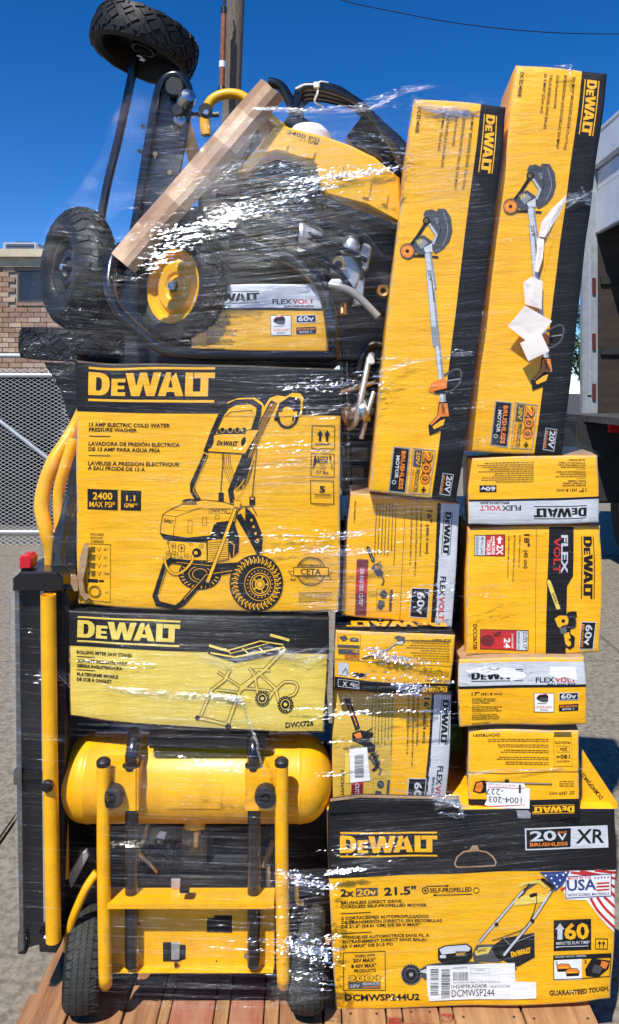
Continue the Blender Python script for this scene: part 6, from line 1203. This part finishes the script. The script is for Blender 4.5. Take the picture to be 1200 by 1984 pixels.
sheet('film_sheet', [(216, 1600), (532, 1600), (532, 1735), (216, 1735)], lambda x, y: -0.125 if y > 1640 else -0.10, film_mat('film_low', 0.0, 0.05, 0.08, haze=0.004, vs=(4, 4, 170), dist=.006), seed=8, amp=.004)
sheet('film_sheet', [(660, 690), (745, 660), (730, 960), (668, 960)], lambda x, y: -0.02, film_tight, seed=9)

# thin stretched ridges of the film: long glinting threads hugging the load
def depth(x, y):
    if y < 700: 
        if x < 640: return -0.062
        if x < 780: return -0.058
        return -0.030
    if y > 1420 and x < 640: return -0.125
    if x < 640 and y > 1180: return -0.022
    if x < 150: return 0.01
    if 640 <= x <= 900 and 900 < y: return -0.034
    return -0.030 if y < 980 else -0.014
rf = random.Random(21)
def strand(mb, x0, y0, x1, y1, w_, bow=0.0, n=None, jit=1.0):
    n = n or max(4, int(abs(x1 - x0) / 26)); sd_ = rf.random() * 99; vs = []; d = Vector((x1 - x0, y1 - y0)).normalized(); nx, ny = -d.y, d.x
    for i in range(n + 1):
        t = i / n; wob = noise.noise(Vector((t * 4, sd_, 0))) * 1.2 * jit + bow * 4 * t * (1 - t); x = x0 + (x1 - x0) * t + nx * wob; y = y0 + (y1 - y0) * t + ny * wob
        ww = w_ * (0.25 + 0.75 * math.sin(math.pi * min(max(t, .02), .98)) ** .5) * (0.7 + 0.6 * noise.noise(Vector((t * 9, sd_, 7)))); Y = depth(x, y) - 0.0012
        for o_, b_ in ((-1, 0), (-.35, -.8), (.35, -.8), (1, 0)): vs.append(P(x + nx * ww * o_ / 2, y + ny * ww * o_ / 2, Y + b_ * ww * .00125 * .25))
    mb.add(vs, [(4 * i + k, 4 * i + k + 1, 4 * i + k + 5, 4 * i + k + 4) for i in range(n) for k in range(3)])
regs = [  # x0,x1,y0,y1, slope, count, wmin,wmax, lenmin,lenmax
    (230, 790, 215, 690, -0.10, 300, .8, 2.6, 120, 420),
    (300, 770, 260, 520, -0.22, 170, 1.0, 4.0, 60, 260),
    (70, 340, 430, 690, 0.10, 60, .8, 1.8, 80, 220),
    (147, 660, 700, 1185, 0.03, 110, .6, 1.9, 120, 420),
    (430, 740, 720, 960, -0.03, 90, .8, 2.8, 60, 220),
    (560, 745, 1060, 1190, -0.05, 60, .8, 3.0, 50, 160),
    (715, 1160, 190, 880, -0.10, 150, .6, 1.8, 120, 380),
    (780, 985, 200, 420, -0.16, 70, .8, 2.6, 60, 180),
    (130, 640, 1190, 1425, 0.03, 100, .7, 2.2, 120, 420),
    (640, 890, 960, 1560, -0.03, 150, .8, 2.8, 60, 230),
    (890, 1165, 880, 1410, -0.04, 45, .6, 1.6, 80, 240),
    (120, 640, 1430, 1960, 0.04, 150, .6, 2.2, 120, 420),
    (520, 640, 1690, 1950, -0.10, 90, 1.0, 3.6, 40, 130),
    (632, 1190, 1580, 1950, -0.10, 120, .6, 1.9, 120, 420),
    (632, 800, 1610, 1700, -0.10, 40, 1.0, 3.2, 40, 140),
    (25, 130, 1150, 1840, 0.08, 50, .6, 1.8, 60, 110)]
mb = MB()
for x0, x1, y0, y1, sl_, cnt, w0, w1, l0, l1 in regs:
    for _ in range(int(cnt * (1.5 if y0 < 640 and x0 < 500 else 2.4))):
        L_ = rf.uniform(l0, l1); L_ = min(L_, x1 - x0); xa = rf.uniform(x0, x1 - L_); ya = rf.uniform(y0, y1); s_ = sl_ + rf.gauss(0, .02)
        yb = ya + s_ * L_
        if not (y0 - 10 < yb < y1 + 10): continue
        w_ = (w0 + (w1 - w0) * rf.random() ** 3.2) * .75; strand(mb, xa, ya, xa + L_, yb, w_, bow=rf.gauss(0, .8))
mb.build('film_ridges', film_rope, film, smooth=True, kind='stuff', ang=180)
# twisted ropes and knots of film
mb = MB()
film_glint = film_mat('film_glint', 0.5, 0.2, 0.24, haze=0.0, vs=(70, 60, 150), bump=0.3, dist=0.002)
def glint(mb, x, y, L_, w_, sl_):
    p = P(x, y, -.03); V = (camo.location - p).normalized(); H = (V + sd).normalized(); tl = math.atan2(H.z, -H.y) + rf.gauss(0, .07); lt = math.tan(math.atan2(-H.x, -H.y) * .6 + rf.gauss(0, .08)); n = 4; sd_ = rf.random() * 50; vs = []; Y0 = depth(x, y) - .002
    for i in range(n + 1):
        t = i / n; xx = x + (t - .5) * L_; yy = y + sl_ * (t - .5) * L_ + noise.noise(Vector((t * 3, sd_, 0))) * 3; ww = w_ * (math.sin(math.pi * min(max(t, .04), .96)) ** .6) * (.7 + .8 * abs(noise.noise(Vector((t * L_ * .08, sd_, 7)))))
        for o_ in (-1, 0, 1):
            q = P(xx, yy + o_ * ww / 2, Y0); q.y += (-o_ * ww / 2) * .00125 * math.tan(tl) - .0006 * (o_ == 0) + (t - .5) * min(L_, 40) * .00125 * lt * .3; vs.append(q)
    mb.add(vs, [(3 * i + k, 3 * i + k + 1, 3 * i + k + 4, 3 * i + k + 3) for i in range(n) for k in range(2)])
zones = [  # x0,y0,x1,y1, spread, count, wmax, lmax
 (300, 500, 470, 405, 22, 190, 7.5, 70), (320, 452, 470, 420, 10, 90, 8, 60), (400, 430, 640, 355, 26, 220, 6, 90), (600, 348, 760, 328, 7, 120, 8, 90), (560, 350, 780, 318, 16, 110, 6, 90), (285, 520, 330, 500, 20, 30, 6, 30), (330, 360, 640, 300, 34, 60, 2.6, 70), (480, 400, 770, 380, 30, 50, 2.4, 110), (250, 470, 400, 380, 60, 50, 2.2, 50),
 (500, 212, 760, 206, 5, 110, 4.5, 40), (700, 205, 800, 165, 5, 60, 5, 30), (840, 216, 915, 222, 7, 60, 9, 40), (790, 205, 925, 222, 12, 50, 5, 60), (725, 270, 800, 300, 20, 30, 5, 50), (640, 260, 780, 300, 30, 30, 2, 60),
 (540, 745, 745, 740, 22, 110, 4.5, 50), (590, 790, 740, 775, 30, 30, 2.4, 60), (480, 872, 662, 868, 10, 34, 3.6, 90), (470, 905, 660, 895, 8, 16, 2.4, 80), (520, 1032, 665, 1040, 14, 34, 4, 80), (500, 1068, 670, 1062, 12, 30, 5, 50), (400, 1040, 620, 1048, 10, 16, 2, 60),
 (630, 1035, 735, 1030, 10, 30, 4.2, 50), (640, 1072, 730, 1066, 5, 20, 4.2, 60), (765, 1155, 875, 1142, 12, 34, 4, 60), (775, 1172, 880, 1190, 10, 16, 2.6, 40),
 (720, 1262, 790, 1280, 9, 60, 9, 40), (720, 1268, 840, 1290, 12, 44, 6, 50), (690, 1308, 880, 1318, 8, 34, 5.5, 60), (765, 1326, 825, 1334, 7, 50, 9, 30), (720, 1345, 810, 1342, 6, 26, 4.5, 40), (635, 1386, 725, 1375, 6, 30, 4.5, 50), (740, 1378, 880, 1378, 5, 22, 4, 60), (620, 1440, 720, 1432, 5, 12, 3, 50), (620, 1500, 700, 1498, 8, 10, 3, 60),
 (556, 1690, 640, 1725, 18, 70, 5, 50), (560, 1830, 640, 1850, 26, 120, 6.5, 40), (575, 1890, 640, 1900, 16, 26, 5, 36), (400, 1810, 640, 1830, 60, 40, 1.8, 90), (645, 1692, 690, 1684, 6, 50, 9, 30), (632, 1720, 655, 1716, 5, 10, 5, 24), (632, 1818, 660, 1812, 8, 10, 4, 30), (640, 1650, 760, 1640, 26, 24, 2, 80),
 (350, 1470, 460, 1486, 12, 24, 4, 40), (300, 1340, 470, 1352, 6, 30, 3, 40), (440, 1350, 470, 1362, 5, 30, 5, 20), (230, 1334, 470, 1350, 8, 34, 2.4, 40), (150, 1280, 330, 1290, 16, 20, 2, 60), (560, 1375, 645, 1370, 6, 14, 3.6, 60), (80, 1310, 130, 1330, 14, 20, 2.4, 24),
 (920, 300, 1100, 280, 60, 16, 1.8, 60), (740, 700, 910, 680, 8, 24, 2.4, 50), (840, 760, 1000, 750, 60, 14, 1.6, 60), (905, 1150, 1000, 1145, 20, 16, 1.8, 50), (910, 1000, 1100, 1008, 8, 12, 2, 60), (905, 1280, 960, 1300, 20, 14, 2.6, 40), (845, 1545, 895, 1560, 16, 40, 4, 24), (860, 1575, 893, 1578, 6, 14, 4, 16), (1070, 375, 1148, 392, 14, 20, 3, 24)]
mg = MB()
for x0, y0, x1, y1, sp, cnt, wm, lm in zones:
    sl_ = (y1 - y0) / max(40, abs(x1 - x0)); bs = max(-.16, min(.16, sl_)); done_ = 0
    while done_ < cnt * 1.5:   # runs of beads strung along taut lines
        t = rf.random(); cx_, cy_ = x0 + (x1 - x0) * t, y0 + (y1 - y0) * t + rf.gauss(0, sp * .45); run = rf.uniform(lm * .4, lm * 1.3); a = -run / 2; s2 = bs * .7 + rf.gauss(0, .02)
        while a < run / 2:
            L_ = rf.uniform(2.5, 13) if rf.random() < .8 else rf.uniform(12, 26); glint(mg, cx_ + a, cy_ + s2 * a, L_, (.9 + (wm - .9) * rf.random() ** 2.2) * (1 - .5 * abs(2 * a / run)), s2); a += L_ + rf.uniform(1, 12); done_ += 1
mg.build('film_glints', film_glint, film, smooth=True, kind='stuff', ang=180)  # glints put into the shape: slivers tilted to mirror the sun at chosen spots
def rope(pts, w_, n=7, spread=6):
    for k in range(n):
        q = [(p[0], p[1]) for p in pts]
        for i in range(len(q) - 1):
            o0, o1 = rf.uniform(-spread, spread), rf.uniform(-spread, spread); strand(mb, q[i][0] - 3, q[i][1] + o0, q[i + 1][0] + 3, q[i + 1][1] + o1, rf.uniform(.5, 1) * w_, jit=1.6)
rope([(500, 210), (560, 214), (640, 216), (720, 212), (760, 190), (790, 176), (830, 168)], 6, 10, 5)
rope([(800, 192), (860, 215), (905, 218)], 9, 10, 14); rope([(1076, 130), (1110, 128), (1100, 150)], 6, 8, 8)
rope([(520, 1262), (590, 1275), (640, 1262)], 7, 14, 18); rope([(380, 1265), (450, 1290), (520, 1262)], 6, 8, 12); rope([(200, 1330), (330, 1352), (470, 1356)], 4, 8, 8); rope([(470, 1360), (500, 1450), (512, 1500)], 5, 8, 8)
rope([(845, 1560), (890, 1550), (896, 1580)], 8, 12, 12); rope([(760, 1530), (830, 1540), (890, 1555)], 5, 8, 8); rope([(905, 1500), (980, 1492), (1125, 1490)], 3.5, 8, 5)
rope([(1100, 390), (1130, 375), (1148, 395)], 7, 12, 14); rope([(1120, 385), (1150, 372)], 5, 6, 8); rope([(735, 720), (800, 700), (870, 690), (915, 684)], 3.5, 7, 6); rope([(1095, 380), (1080, 410), (1040, 520)], 3, 4, 3)
rope([(75, 1310), (100, 1300), (130, 1320)], 4, 10, 14)
mb.build('film_rope', film_rope, film, smooth=True, kind='stuff', ang=180)
